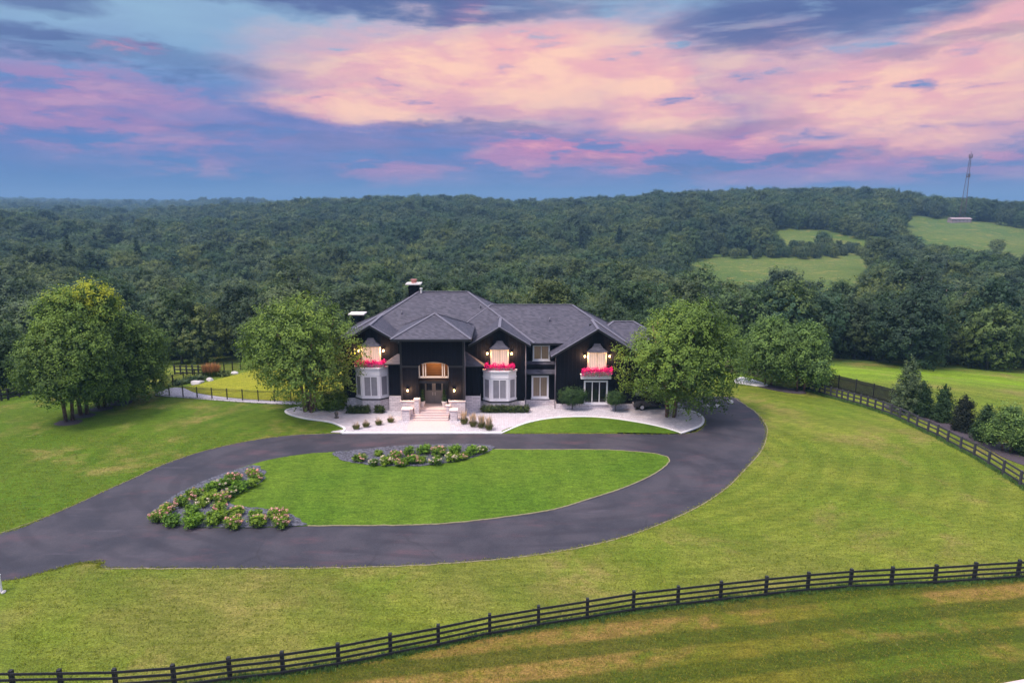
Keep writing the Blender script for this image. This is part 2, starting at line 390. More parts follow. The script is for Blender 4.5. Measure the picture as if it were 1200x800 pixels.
M['bark_grey'] = simple('grey_bark', (.10, .085, .075), .9, .4, 4, .8)
M['rock'] = simple('pale_boulder', (.45, .42, .42), .9, .3, 2, .8)

# ------------------------------------------------------------------ foliage
def inside(px, py, poly):
    r = np.zeros(len(px), bool); n = len(poly)
    for i in range(n):
        (x1, y1), (x2, y2) = poly[i], poly[(i + 1) % n]
        c = ((y1 > py) != (y2 > py)) & (px < (x2 - x1) * (py - y1) / (y2 - y1 + 1e-9) + x1); r ^= c
    return r
inside_ = inside
def quads(c, nrm, size, aspect=1.0, seed=0):
    """one leaf quad per centre: c (n,3), nrm (n,3), size (n,)"""
    n = len(c); g = np.random.default_rng(seed)
    nrm = nrm / (np.linalg.norm(nrm, axis=1, keepdims=True) + 1e-9)
    a = np.cross(nrm, g.normal(size=(n, 3))); a /= (np.linalg.norm(a, axis=1, keepdims=True) + 1e-9)
    b = np.cross(nrm, a); s = size[:, None] / 2
    v = np.stack([c - a * s * aspect, c - b * s * .62, c + a * s * aspect, c + b * s * .62], 1)
    return v.reshape(-1, 3)
def leaf_mesh(name, verts, tone, mat):
    n = len(verts) // 4
    return mesh_np(name, verts, np.arange(n * 4), np.arange(n) * 4, None, mat, tone=np.repeat(tone, 4))
def cloud(lobes, n_cl, per, cl_r, size, seed, droop=0.0, core=.25, tonef=None, flat=1.0, nz=.55, lobt=0.0, dome=0.0, rr=(.8, 1.06)):
    """sprays of leaves over a set of ellipsoid lobes; returns verts, tone"""
    g = np.random.default_rng(seed); L = np.array(lobes, float)
    area = (L[:, 3] * L[:, 4] + L[:, 4] * L[:, 5] + L[:, 3] * L[:, 5]); p = area / area.sum()
    k = g.choice(len(L), n_cl, p=p); d = g.normal(size=(n_cl, 3)); d /= np.linalg.norm(d, axis=1, keepdims=True)
    rad = g.uniform(rr[0], rr[1], n_cl)[:, None]
    c = L[k, :3] + d * L[k, 3:6] * rad
    keep = np.ones(n_cl, bool)
    for q in range(len(L)):
        dd = (((c - L[q, :3]) / L[q, 3:6]) ** 2).sum(1); keep &= (dd > .62) | (k == q)
    c, d, k = c[keep], d[keep], k[keep]; m_ = len(c)
    tone = g.uniform(.1, .9, m_) * (1 - lobt) + lobt * g.uniform(0, 1, len(L))[k]
    if tonef is not None: tone = tonef(c, tone, g)
    out = d + np.array([0, 0, .25 - droop]); out /= np.linalg.norm(out, axis=1, keepdims=True)
    cc = np.repeat(c, per, 0); oo = np.repeat(out, per, 0); tt = np.repeat(tone, per)
    off = g.normal(size=(m_ * per, 3)) * cl_r * .45 * np.array([1, 1, flat])
    along = g.uniform(-.9, 1.0, m_ * per)[:, None] * cl_r
    pts = cc + off + oo * along; pts[:, 2] -= droop * cl_r * np.abs(along[:, 0]) * .8
    if dome:
        cen = np.array([0, 0, L[:, 2].mean() * .75]); dc = c - cen; dc /= np.linalg.norm(dc, axis=1, keepdims=True); d = d * (1 - dome) + dc * dome
    nr = np.repeat(d, per, 0) * .9 + g.normal(size=(m_ * per, 3)) * nz + np.array([0, 0, .35])
    sz = size * g.uniform(.6, 1.3, m_ * per)
    v = quads(pts, nr, sz, 1.15, seed); t = tt + g.normal(size=m_ * per) * .12
    nc = int(m_ * per * core)
    if nc:
        k2 = g.choice(len(L), nc, p=p); d2 = g.normal(size=(nc, 3)); d2 /= np.linalg.norm(d2, axis=1, keepdims=True)
        pc = L[k2, :3] + d2 * L[k2, 3:6] * g.uniform(.35, .8, nc)[:, None]
        v2 = quads(pc, d2 + g.normal(size=(nc, 3)) * .6, size * 2.2 * g.uniform(.7, 1.3, nc), 1.0, seed + 1)
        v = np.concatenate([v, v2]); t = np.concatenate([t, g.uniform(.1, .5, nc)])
    return v, t
def make_lobes(w, h, z0, n, seed, dome=.5, lr=(.22, .34)):
    """n lobes filling an egg w wide and h high from z0"""
    g = np.random.default_rng(seed); out = [(0, 0, z0 + h * .48, w * .36, w * .36, h * .42)]
    i = 0
    while len(out) < n + 1:
        a = i * 2.4 + g.uniform(-.3, .3); t = (i + .5) / n; i += 1
        zz = t ** .8; env = math.sqrt(max(.05, 1 - (2 * abs(zz - dome * .8) / (1 + abs(dome - .4))) ** 2 * .8))
        r = w * .5 * env * g.uniform(.45, .75); s = w * g.uniform(*lr) * (1 - .25 * zz)
        out.append((r * math.cos(a), r * math.sin(a), z0 + s * .6 + zz * (h - s * 1.5), s, s, s * g.uniform(.75, 1.05)))
    return out

# ------------------------------------------------------------------ ground sheets
def smooth_line(P, closed=True, k=5):
    out = []; n = len(P)
    for i in range(n if closed else n - 1):
        p0, p1, p2, p3 = [np.array(P[(i + q) % n] if closed else P[min(max(i + q, 0), n - 1)], float) for q in (-1, 0, 1, 2)]
        for j in range(k):
            t = j / k
            out.append(tuple(.5 * ((2 * p1) + (-p0 + p2) * t + (2 * p0 - 5 * p1 + 4 * p2 - p3) * t * t + (-p0 + 3 * p1 - 3 * p2 + p3) * t ** 3)))
    if not closed: out.append(tuple(P[-1]))
    return out
def rough(L, amp=.07):
    out = []
    for i, p in enumerate(L):
        h1 = math.sin(p[0] * 3.1 + p[1] * 1.7) * math.sin(p[0] * .9 - p[1] * 4.3); h2 = math.sin(p[0] * 11 + 2 * p[1]) * .5
        out.append((p[0] + amp * h1, p[1] + amp * (h2 + h1) * .7))
    return out
def sheet(name, pts, mat, z=.01, grid=None, side=0, noise=0, **k):
    bm = bmesh.new(); vs = [bm.verts.new((p[0], p[1], 0)) for p in pts]; f = bm.faces.new(vs)
    if f.normal.z < 0 or sum((pts[i][0] * pts[(i + 1) % len(pts)][1] - pts[(i + 1) % len(pts)][0] * pts[i][1]) for i in range(len(pts))) < 0: f.normal_flip()
    if grid:
        xs = [p[0] for p in pts]; ys = [p[1] for p in pts]
        for lo, hi, no in ((min(xs), max(xs), (1, 0, 0)), (min(ys), max(ys), (0, 1, 0))):
            t = lo + grid
            while t < hi:
                bmesh.ops.bisect_plane(bm, geom=bm.verts[:] + bm.edges[:] + bm.faces[:], plane_co=Vector(no) * t, plane_no=no, dist=1e-4); t += grid
        for v in bm.verts: v.co.z = hz(v.co.x, v.co.y)
    for v in bm.verts:
        v.co.z += z
    if side:                             # a real step down at the rim
        ed = [e for e in bm.edges if e.is_boundary]; r = bmesh.ops.extrude_edge_only(bm, edges=ed)
        for v in [g for g in r['geom'] if isinstance(g, bmesh.types.BMVert)]: v.co.z -= side
    bmesh.ops.triangulate(bm, faces=[f for f in bm.faces if len(f.verts) > 4])
    me = bpy.data.meshes.new(name); bm.to_mesh(me); bm.free(); me.materials.append(mat)
    o = bpy.data.objects.new(name, me); link(o); tag(o, kind=k.pop('kind', 'structure'), **k); return o
def strip(name, line, w, mat, z0, z1, closed=False, kind='structure', parent=None, drape=False, **k):
    """a kerb: rectangular section swept along a ground line"""
    n = len(line); mb = MB(); L = [Vector((p[0], p[1])) for p in line]
    rows = []
    for i in range(n):
        a = L[(i - 1) % n] if closed or i > 0 else L[i]; b_ = L[(i + 1) % n] if closed or i < n - 1 else L[i]
        d = (b_ - a).normalized(); s = Vector((-d.y, d.x)) * w / 2; g = hz(L[i].x, L[i].y) if drape else 0
        rows.append([(L[i].x + s.x, L[i].y + s.y, g + z0), (L[i].x + s.x, L[i].y + s.y, g + z1), (L[i].x - s.x, L[i].y - s.y, g + z1), (L[i].x - s.x, L[i].y - s.y, g + z0)])
    for i in range(n if closed else n - 1):
        A, B = rows[i], rows[(i + 1) % n]
        for q in range(3): mb.poly([A[q], A[q + 1], B[q + 1], B[q]])
    if not closed: mb.poly(rows[0][::-1]); mb.poly(rows[-1])
    return mb.build(name, mat, parent, kind=kind, **k)

# terrain: polar sheet all around, reaching the horizon
rr = [0] + list(np.arange(6, 72, 6)) + list(np.arange(72, 126, 2.0)) + list(np.arange(128, 300, 8)) + list(np.arange(300, 1000, 20)) + list(np.arange(1000, 3000, 100)) + [3500, 4200, 5000, 6000, 8000, 11000]
na = 720; aa = np.linspace(-math.pi, math.pi, na, endpoint=False)
V = [[0, 0, 0.]]
for r in rr[1:]:
    x, y = r * np.sin(aa), r * np.cos(aa); z = hgt(x, y)
    back = np.clip((np.abs(aa) - 1.2) / .8, 0, 1); z = z * (1 - back) + (-2.0 if r > 120 else 0) * back
    if r > 6000: z = z - (r - 6000) * .01
    V += np.stack([x, y, z], 1).tolist()
Fc = [[0, 1 + (j + 1) % na, 1 + j] for j in range(na)]
for i in range(len(rr) - 2):
    a0 = 1 + i * na; b0 = a0 + na
    Fc += [[a0 + j, a0 + (j + 1) % na, b0 + (j + 1) % na, b0 + j] for j in range(na)]
me = bpy.data.meshes.new('ground'); me.from_pydata(V, [], Fc); me.polygons.foreach_set('use_smooth', [True] * len(Fc)); me.materials.append(M['ground']); me.update()
bm = bmesh.new(); bm.from_mesh(me); bmesh.ops.recalc_face_normals(bm, faces=bm.faces)
if sum(f.normal.z for f in list(bm.faces)[:50]) < 0: bmesh.ops.reverse_faces(bm, faces=bm.faces)
bm.to_mesh(me); bm.free()
tag(link(bpy.data.objects.new('ground', me)), kind='structure')

G = lambda L: [gr(*p) for p in L]
drive = [(-160, 690), (-160, 655), (0, 625), (60, 603), (130, 572), (200, 541), (260, 523), (330, 511), (400, 507.5), (500, 507.5), (590, 508), (700, 508), (800, 508), (823, 500), (824, 490), (810, 482), (775, 478), (744, 479), (744, 470), (800, 466), (857, 465), (872, 474), (886, 484), (896, 497), (898, 510), (891, 528), (872, 550), (850, 572), (820, 592), (780, 611), (730, 629), (670, 643), (600, 653), (500, 661), (400, 664.5), (300, 665.5), (200, 665.5), (122, 665), (118, 659), (95, 660), (60, 668), (0, 681)]
DRV = smooth_line(G(drive), True, 14)
sheet('driveway', rough(DRV), M['asphalt'], .012)
outer = [(0, 625), (60, 603), (130, 572), (200, 541), (260, 523), (330, 511), (398, 507.5)]
strip('driveway_edge', rough(smooth_line(G(outer), False, 14)), .06, M['edge'], 0, .025)
outer = [(860, 466), (873, 474), (887, 484), (897, 497), (899, 510), (892, 528), (873, 550), (851, 572), (821, 592), (781, 611), (731, 629), (671, 643), (600, 653.5), (500, 661.5), (400, 665), (300, 666), (200, 666), (124, 666)]
strip('driveway_edge', rough(smooth_line(G(outer), False, 14)), .09, M['edge'], 0, .025)

isl = [(178, 605), (186, 594), (200, 584), (230, 568), (260, 556), (290, 546), (320, 538), (360, 532), (395, 529.5), (430, 526), (470, 523), (510, 521), (560, 521), (580, 526.5), (635, 527), (700, 527), (740, 529), (770, 532), (784, 538), (779, 547), (760, 559), (730, 572), (693, 584), (649, 597), (591, 606), (528, 613), (473, 615.5), (400, 616), (356, 616.5), (300, 618), (240, 618), (195, 613)]
sheet('island_lawn', rough(smooth_line(G(isl), True, 12), .05), M['island'], .05, side=.06)
lawn_rim = [(580, 526.5), (635, 527), (700, 527), (740, 529), (770, 532), (784, 538), (779, 547), (760, 559), (730, 572), (693, 584), (649, 597), (591, 606), (528, 613), (473, 615.5), (400, 616), (360, 616.5)]
strip('lawn_edge', rough(smooth_line(G(lawn_rim), False, 12), .05), .10, M['edge'], 0, .06)
bed1 = [(178, 605), (186, 594), (200, 584), (230, 568), (260, 556), (290, 547), (300, 546), (309, 551), (311, 559), (303, 567), (285, 576), (269, 586), (272, 592), (290, 595), (316, 597), (337, 602), (352, 610), (357, 616), (300, 618), (240, 618), (195, 613)]
sheet('slate_bed', rough(smooth_line(G(bed1), True, 10), .1), M['mulch'], .085, side=.03)
bed2 = [(390, 531), (410, 528.5), (437, 525.5), (470, 522.5), (510, 521), (560, 521), (580, 524), (570, 531), (556, 536), (528, 542), (492, 546.5), (448, 546), (418, 543), (400, 539)]
sheet('slate_bed', rough(smooth_line(G(bed2), True, 10), .1), M['mulch'], .085, side=.03)
# paving in front of the house
pav = [(400, 507), (403, 503), (398, 499), (385, 494), (360, 490.5), (343, 487), (335, 483), (338, 480), (352, 477), (395, 474), (410, 476), (480, 470), (540, 470), (620, 471), (650, 474), (744, 474), (775, 478), (808, 481.5), (822, 489), (822, 498), (808, 504.5), (798, 507.5), (775, 500), (745, 494), (712, 489.5), (680, 488), (645, 490), (615, 496), (588, 507)]
sheet('paving', smooth_line(G(pav), True, 4), M['paving'], .03, side=.03)
half = [(588, 507), (615, 496), (645, 490), (680, 488), (712, 489.5), (745, 494), (775, 500), (799, 507.3), (740, 507), (660, 507)]
sheet('front_lawn', smooth_line(G(half), True, 4), M['island'], .04, side=.03)
kl = [(797, 508), (808, 504.5), (822, 498), (823, 489), (808, 481.5), (775, 478)]
strip('kerb', smooth_line(G(kl), False), .22, M['kerb'], 0, .10)
kl = [(588, 507.5), (615, 496.5), (645, 490.5), (680, 488.5), (712, 490), (745, 494.5), (775, 500.5), (797, 507)]
strip('kerb', smooth_line(G(kl), False), .22, M['kerb'], 0, .09)
kl = [(400, 507.3), (404, 503), (398, 499), (385, 494.5), (360, 491), (343, 487), (335, 483), (338, 480), (352, 477)]
strip('kerb', smooth_line(G(kl), False), .22, M['kerb'], 0, .10)
strip('kerb', G([(401, 507.6), (589, 507.6)]), .34, M['kerb'], 0, .11)
wk = G([(476, 506.8), (528, 506.8), (527, 493), (480, 493)])
sheet('entrance_walk', wk, M['walk'], .045, side=.03)
# paddock beyond the near fence, and the path corner at lower right
NF = [(-150, 830), (-95, 815), (-40, 814), (17, 813), (73, 812), (137, 811), (205, 806), (270, 797), (332, 790), (397, 780), (458, 768), (514, 757), (574, 744), (631, 734), (688, 725), (742, 716), (794, 710), (844, 704), (897, 698), (946, 693), (996, 689), (1044, 686.5), (1095, 684), (1141, 681), (1192, 678), (1245, 676), (1300, 675)]
nfw = G(NF)
sheet('paddock', [(p[0], p[1] - .15) for p in nfw] + [(60, 25), (40, 5), (-40, 5)], M['paddock'], .008)
sheet('path', G([(1120, 815), (1160, 803), (1230, 790), (1300, 810), (1200, 860)]), M['walk'], .02)
# lawn and path by the pool fence
sheet('pool_lawn', smooth_line(G([(216, 455), (240, 449), (275, 440), (310, 432), (350, 430), (410, 432), (410, 471), (330, 470), (290, 468), (250, 464), (222, 459)]), True, 3), M['yellow_lawn'], .10, grid=3, side=.08)
sheet('path', smooth_line(G([(182, 463.5), (192, 458), (205, 455), (216, 456), (228, 461), (255, 465.5), (290, 469), (332, 471), (400, 472), (400, 474.5), (332, 474), (270, 470.5), (220, 466.5)]), True, 3), M['paving'], .13, grid=3, side=.1)
sheet('path', smooth_line(G([(862, 444), (872, 442.5), (888, 447), (900, 452), (890, 453), (872, 450.5), (862, 449)]), True, 3), M['kerb'], .10, grid=3, side=.08)
# mulch bands under the right hand fence shrubs
sheet('mulch_bed', smooth_line(G([(1040, 474), (1075, 480), (1110, 495), (1150, 512), (1215, 530), (1215, 548), (1180, 538), (1150, 522), (1110, 505), (1070, 488), (1040, 480)]), True, 3), M['bark_mulch'], .05, grid=4, side=.05)
sheet('mulch_bed', smooth_line(G([(880, 448), (905, 452), (935, 457), (945, 461), (930, 461), (905, 457), (885, 452)]), True, 3), M['bark_mulch'], .08, grid=3, side=.08)

# ------------------------------------------------------------------ fences
def board_fence(name, posts, hpost, rails, label, mat, pw=.14, bh=.13, bt=.035, front=-1, cap=False):
    c = posts[len(posts) // 2]; base = Vector((c[0], c[1], hz(*c)))
    root = empty(name, base, label=label, cat='fence')
    P = [Vector((p[0], p[1], hz(*p))) - base for p in posts]
    for p in P:
        mb = MB(); mb.box(p.x - pw / 2, p.x + pw / 2, p.y - pw / 2, p.y + pw / 2, p.z - .1, p.z + hpost)
        if cap: mb.box(p.x - pw * .62, p.x + pw * .62, p.y - pw * .62, p.y + pw * .62, p.z + hpost + .001, p.z + hpost + .03)
        mb.build('post', mat, root)
    for zr in rails:
        mb = MB()
        for i in range(len(P) - 1):
            a, b_ = P[i], P[i + 1]; d = (b_ - a); s = Vector((-d.y, d.x, 0)).normalized() * (pw / 2 + bt / 2 + .002) * front
            z = Vector((0, 0, zr + random.uniform(-.012, .012)))
            mb.bar(a + s + z, b_ + s + z + Vector((0, 0, random.uniform(-.01, .01))), bt, bh)
        mb.build('rail', mat, root)
    return root
board_fence('board_fence', nfw, 1.22, (.2, .49, .79, 1.09), 'black four-rail board fence curving across the mown foreground', M['fence'], .16, .12)
RF = [(1240, 596), (1217, 582), (1195, 569), (1175, 556), (1158, 545), (1141, 535), (1125, 527), (1110, 519), (1098, 512), (1087, 507), (1074, 501), (1064, 496), (1054, 491.5), (1044, 487), (1034, 483.5), (1025, 480.5), (1016, 477.5), (1008, 475), (1000, 473), (993, 471), (986, 469), (980, 467.3), (973, 465.5), (966, 463.5), (960, 461.5), (954, 459.8), (948, 458), (941, 456.3), (934, 455)]
board_fence('board_fence', G(RF), 1.25, (.25, .68, 1.1), 'weathered dark three-rail fence running down the right side of the lawn', M['fence_worn'], .15, .15)
LF = [(-40, 476), (-20, 472.5), (2, 469.5), (10, 468.5), (23, 465), (35, 461.5), (47, 458), (60, 455.5), (75, 453)]
board_fence('board_fence', G(LF), 1.35, (.3, .75, 1.2), 'black rail fence beside a yellow field behind the left birch clump', M['fence'], .16, .15)

def close_fence(name, line, h, label, mat, n=90, w=.11, part='picket', rails=True):
    """privacy fence: upright boards along a ground line; the boards between two posts are one panel"""
    L = smooth_line(line, False, 8); c = L[len(L) // 2]; base = Vector((c[0], c[1], hz(*c)))
    root = empty(name, base, label=label, cat='fence')
    acc = [0.]
    for i in range(1, len(L)): acc.append(acc[-1] + math.dist(L[i - 1], L[i]))
    def P(s):
        x = float(np.interp(s, acc, [p[0] for p in L])); y = float(np.interp(s, acc, [p[1] for p in L])); return Vector((x, y, hz(x, y))) - base
    tot = acc[-1]; npan = max(1, round(tot / 2.4)); st = tot / npan
    for k in range(npan + 1):
        p = P(k * st); mb = MB(); mb.box(p.x - .06, p.x + .06, p.y - .06, p.y + .06, p.z - .1, p.z + h + .08); mb.build('post', mat, root)
    for k in range(npan):
        a, b_ = P(k * st), P((k + 1) * st); d = (b_ - a); u = Vector((d.x, d.y, 0)).normalized(); nrm = Vector((-u.y, u.x, 0))
        mb = MB(); q = int(st / (w + .025))
        for j in range(q):
            t = (j + .5) / q; p = a + d * t; hh = h + random.uniform(-.02, .02)
            mb.bar(p + Vector((0, 0, .04)), p + Vector((0, 0, hh)), w, .02) if False else mb.box(-w / 2, w / 2, -.01, .01, .04, hh, M=Matrix.Translation(p) @ Matrix.Rotation(math.atan2(u.y, u.x), 4, 'Z'))
        for zr in (.35, h - .3): mb.bar(a + nrm * .035 + Vector((0, 0, zr)), b_ + nrm * .035 + Vector((0, 0, zr)), .04, .08)
        mb.build('panel', mat, root)
    return root
M['fence_brown'] = simple('brown_fence_board', (.13, .095, .085), .9, .45, 2)
close_fence('privacy_fence', G([(1066, 480), (1045, 474), (1020, 467), (990, 459), (962, 452.5)]), 1.75, 'dark upright-board fence between the right rail fence and the bright field', M['fence'])
close_fence('privacy_fence', G([(960, 452), (935, 448.5), (910, 446), (888, 442), (868, 438), (850, 436)]), 1.7, 'brown upright-board fence behind the two young trees', M['fence_brown'])

def rod_fence(name, line, h, label, sp=1.9):
    L = smooth_line(line, False, 8); c = L[len(L) // 2]; base = Vector((c[0], c[1], hz(*c))); root = empty(name, base, label=label, cat='fence')
    acc = [0.]
    for i in range(1, len(L)): acc.append(acc[-1] + math.dist(L[i - 1], L[i]))
    def P(s):
        x = float(np.interp(s, acc, [p[0] for p in L])); y = float(np.interp(s, acc, [p[1] for p in L])); return Vector((x, y, hz(x, y))) - base
    n = round(acc[-1] / sp); st = acc[-1] / n
    for k in range(n + 1):
        p = P(k * st); mb = MB(); mb.box(p.x - .045, p.x + .045, p.y - .045, p.y + .045, p.z, p.z + h + .06); mb.build('post', M['black'], root)
    for k in range(n):
        mb = MB(); q = 14
        for j in range(1, q):
            p = P((k + j / q) * st); mb.box(p.x - .011, p.x + .011, p.y - .011, p.y + .011, p.z + .12, p.z + h - .08)
        for zr in (.14, h - .18, h - .04): mb.bar(P(k * st) + Vector((0, 0, zr)), P((k + 1) * st) + Vector((0, 0, zr)), .03, .03)
        mb.build('panel', M['black'], root)
    return root
rod_fence('metal_fence', G([(183, 463), (205, 465), (235, 467.5), (270, 469.5), (300, 471), (335, 472), (400, 473)]), 1.35, 'thin black metal fence along the pale path edge left of the house')
rod_fence('metal_fence', G([(183, 462), (200, 453), (222, 446), (248, 440), (285, 433), (300, 431)]), 1.35, 'thin black metal fence climbing away beside the yellow pool lawn')
board_fence('board_fence', G([(205, 438.5), (212, 438.6), (219, 438.7), (226, 438.8), (233, 439), (240, 439), (248, 438.5)]), 1.3, (.25, .7, 1.1), 'far black rail fence in front of the dark wood left of the house', M['fence'], .16, .15)

# ------------------------------------------------------------------ house
house = empty('mansion', (-2, 74, 0), label='black two-storey mansion with slate roof and white bay windows', cat='house')
HO = Vector((-2, 74, 0))
def hb(mb, name, mat, parent=None, smooth=False, bevel=0, **k):
    p = parent or house
    o = mb.build(name, mat, p, smooth, bevel, **k)
    # vertices are in world units: cancel the parents' offsets
    if p is house: o.location = -HO
    return o
YW = 69.9                                   # plane of the gabled fronts
X_ = lambda x, y, Y: at_y(x, y, Y)[0]
def wall(x0, x1, y0, y1, z0, z1, name='wall', mat='siding'):
    mb = MB(); mb.box(x0, x1, y0, y1, z0, z1); return hb(mb, name, M[mat])
def gable_front(cx, hw, Y, zbot, zapex, slope, yb):
    """wall with a pointed top"""
    ze = zapex - slope * hw; mb = MB()
    f = [(cx - hw, Y, zbot), (cx + hw, Y, zbot), (cx + hw, Y, ze), (cx, Y, zapex), (cx - hw, Y, ze)]
    bk = [(p[0], yb, p[2]) for p in f]; mb.poly(f); mb.poly(bk[::-1])
    for i in range(5): j = (i + 1) % 5; mb.poly([f[j], f[i], bk[i], bk[j]])
    return hb(mb, 'wall', M['siding'])
def gable_roof(cx, hs, Y0, Y1, zapex, slope, th=.22, name='gable_roof'):
    mb = MB(); ze = zapex - slope * hs
    A = [(cx - hs, ze), (cx, zapex), (cx + hs, ze)]
    for s in (0, 1):
        (xa, za), (xb, zb) = A[s], A[s + 1]
        mb.poly([(xa, Y0, za), (xb, Y0, zb), (xb, Y1, zb), (xa, Y1, za)]) if s == 0 else mb.poly([(xa, Y0, za), (xb, Y0, zb), (xb, Y1, zb), (xa, Y1, za)])
        mb.poly([(xa, Y0, za - th), (xa, Y1, za - th), (xb, Y1, zb - th), (xb, Y0, zb - th)])
        mb.poly([(xa, Y0, za - th), (xb, Y0, zb - th), (xb, Y0, zb), (xa, Y0, za)], 1)
    mb.poly([(cx - hs, Y0, ze), (cx - hs, Y1, ze), (cx - hs, Y1, ze - th), (cx - hs, Y0, ze - th)], 1)
    mb.poly([(cx + hs, Y0, ze), (cx + hs, Y0, ze - th), (cx + hs, Y1, ze - th), (cx + hs, Y1, ze)], 1)
    o = hb(mb, name, [M['roof'], M['dark_trim']])
    cb = MB()
    cb.bar((cx, Y0 - .01, zapex + .02), (cx, Y1, zapex + .02), .3, .05)
    cb.bar((cx - hs, Y0 + .12, ze + .035), (cx, Y0 + .12, zapex + .035), .30, .05); cb.bar((cx, Y0 + .12, zapex + .035), (cx + hs, Y0 + .12, ze + .035), .30, .05)
    q = cb.build('ridge_cap', M['cap'], o); return o
def hip_roof(x0, x1, y0, y1, ze, slope, name='roof', th=.25, hl=True, hr=True):
    run = (y1 - y0) / 2; yr = (y0 + y1) / 2; zr = ze + slope * run; xs = min(run, (x1 - x0) / 2)
    if xs < run: zr2 = zr
    xa = x0 + (xs if hl else 0); xb = x1 - (xs if hr else 0)
    a, b_, c, d = (x0, y0, ze), (x1, y0, ze), (x1, y1, ze), (x0, y1, ze); r0, r1 = (xa, yr, zr), (xb, yr, zr)
    mb = MB(); mb.poly([a, b_, r1, r0]) if xb - xa > 1e-3 else mb.poly([a, b_, r0])
    mb.poly([b_, c, r1]); mb.poly([c, d, r0, r1]) if xb - xa > 1e-3 else mb.poly([c, d, r0]); mb.poly([d, a, r0])
    lo = [(p[0], p[1], p[2] - th) for p in (a, b_, c, d)]; up = [a, b_, c, d]
    for i in range(4): j = (i + 1) % 4; mb.poly([lo[i], lo[j], up[j], up[i]], 1)
    mb.poly(lo[::-1], 1)
    o = hb(mb, name, [M['roof'], M['dark_trim']])
    cb = MB(); e = .02
    up_ = lambda p: (p[0], p[1], p[2] + e)
    for p, q in ((a, r0), (b_, r1), (c, r1), (d, r0), (r0, r1)): cb.bar(up_(p), up_(q), .28, .05)
    cb.build('ridge_cap', M['cap'], o)
    return o
# main volumes
wall(-18.0, 2.0, 72.4, 86.5, 0, 6.6); wall(1.9, 12.0, 72.41, 82.4, 0, 6.6)
wall(-18.6, -12, 73.0, 82.0, 0, 6.72); wall(12.02, 18.2, 75.5, 83.5, 0, 5.3)
hip_roof(-18.5, 2.4, 71.9, 87.1, 6.75, .605)
hip_roof(-8.0, 12.45, 71.93, 83.1, 6.74, .6)
hip_roof(-19.2, -9.5, 72.6, 82.3, 6.95, .5)
hip_roof(7.5, 18.8, 75.0, 84.0, 5.45, .53)
# left, middle and right gabled fronts
GC = (X_(436.4, 440, YW), X_(585.6, 440, YW), X_(699.0, 440, YW))
gable_front(GC[0], 2.75, YW, 1.25, 8.85, .6, 73); gable_roof(GC[0], 3.4, YW - .5, 77.5, 9.12, .6)
gable_front(GC[1], 2.62, YW, .9, 8.65, .6, 73); gable_roof(GC[1], 3.25, YW - .5, 77.5, 8.92, .6)
gable_front(GC[2], 4.2, YW, .6, 8.45, .61, 75); gable_roof(GC[2], 4.85, YW - .55, 79.0, 8.74, .61)
# stone bases
wall(GC[0] - 2.8, GC[0] + 2.8, YW - .06, 73, -.1, 1.25, 'stone_base', 'stone')
wall(GC[1] - 2.66, GC[1] + 2.66, YW - .06, 73, -.1, .9, 'stone_base', 'stone')
wall(GC[2] - 4.25, GC[2] + 4.25, YW - .06, 75, -.1, .6, 'stone_base', 'stone')
# recessed part between the middle and right gables: lower storey steps forward under a shed roof
xr0, xr1 = GC[1] + 2.63, GC[2] - 4.21
wall(xr0, xr1, 71.3, 72.4, .62, 4.4); wall(xr0, xr1, 71.25, 72.4, -.1, .62, 'stone_base', 'stone')
def shed(x0, x1, y0, z0, y1, z1, hipl=0, hipr=0, name='shed_roof'):
    mb = MB(); t = .12
    a, b_, c, d = (x0, y0, z0), (x1, y0, z0), (x1 - hipr, y1, z1), (x0 + hipl, y1, z1)
    mb.poly([a, b_, c, d]); lo = [(p[0], p[1], p[2] - t) for p in (a, b_, c, d)]
    mb.poly([lo[0], lo[1], b_, a], 1); mb.poly([lo[0], a, d, lo[3]], 1); mb.poly([lo[1], lo[2], c, b_], 1); mb.poly(lo[::-1], 1)
    if hipl: mb.poly([a, d, (x0, y1, z0)])
    if hipr: mb.poly([b_, (x1, y1, z0), c])
    return hb(mb, name, [M['roof'], M['dark_trim']])
shed(xr0 - .03, xr1 + .03, 70.7, zy(438, 70.7), 72.42, zy(423, 72.4))
# entrance block
EX0, EX1, EY = X_(470, 430, 67.3), X_(543.2, 430, 67.3), 67.3
ex = (EX0 + EX1) / 2
oz0, oz1 = 1.72, 8.15; ox0, ox1 = X_(490.4, 440, EY), X_(525.8, 440, EY); zs = zy(430, EY); zt = zy(424.2, EY)
oc = (ox0 + ox1) / 2; ow = (ox1 - ox0) / 2
mb = MB()
mb.box(EX0, ox0, EY, 69.6, oz0, zs); mb.box(ox1, EX1, EY, 69.6, oz0, zs)
N = 14; arc = [(oc - ow * math.cos(math.pi * i / N), zs + (zt - zs) * math.sin(math.pi * i / N)) for i in range(N + 1)]
for i in range(N):                          # wall above the segmental arch
    (xa, za), (xb, zb) = arc[i], arc[i + 1]
    mb.poly([(xa, EY, za), (xb, EY, zb), (xb, EY, oz1), (xa, EY, oz1)]); mb.poly([(xa, EY, za), (xa, 69.6, za), (xb, 69.6, zb), (xb, EY, zb)])
mb.box(EX0, ox0, EY + .001, 69.6, zs, oz1); mb.box(ox1, EX1, EY + .001, 69.6, zs, oz1)
mb.poly([(EX0, EY, oz1), (EX1, EY, oz1), (EX1, 73, oz1), (EX0, 73, oz1)])
hb(mb, 'entrance_wall', M['siding'])
wall(EX0, EX1, 70.0, 73, 0, oz1)
mb = MB(); zb_ = zy(429.5, EY)
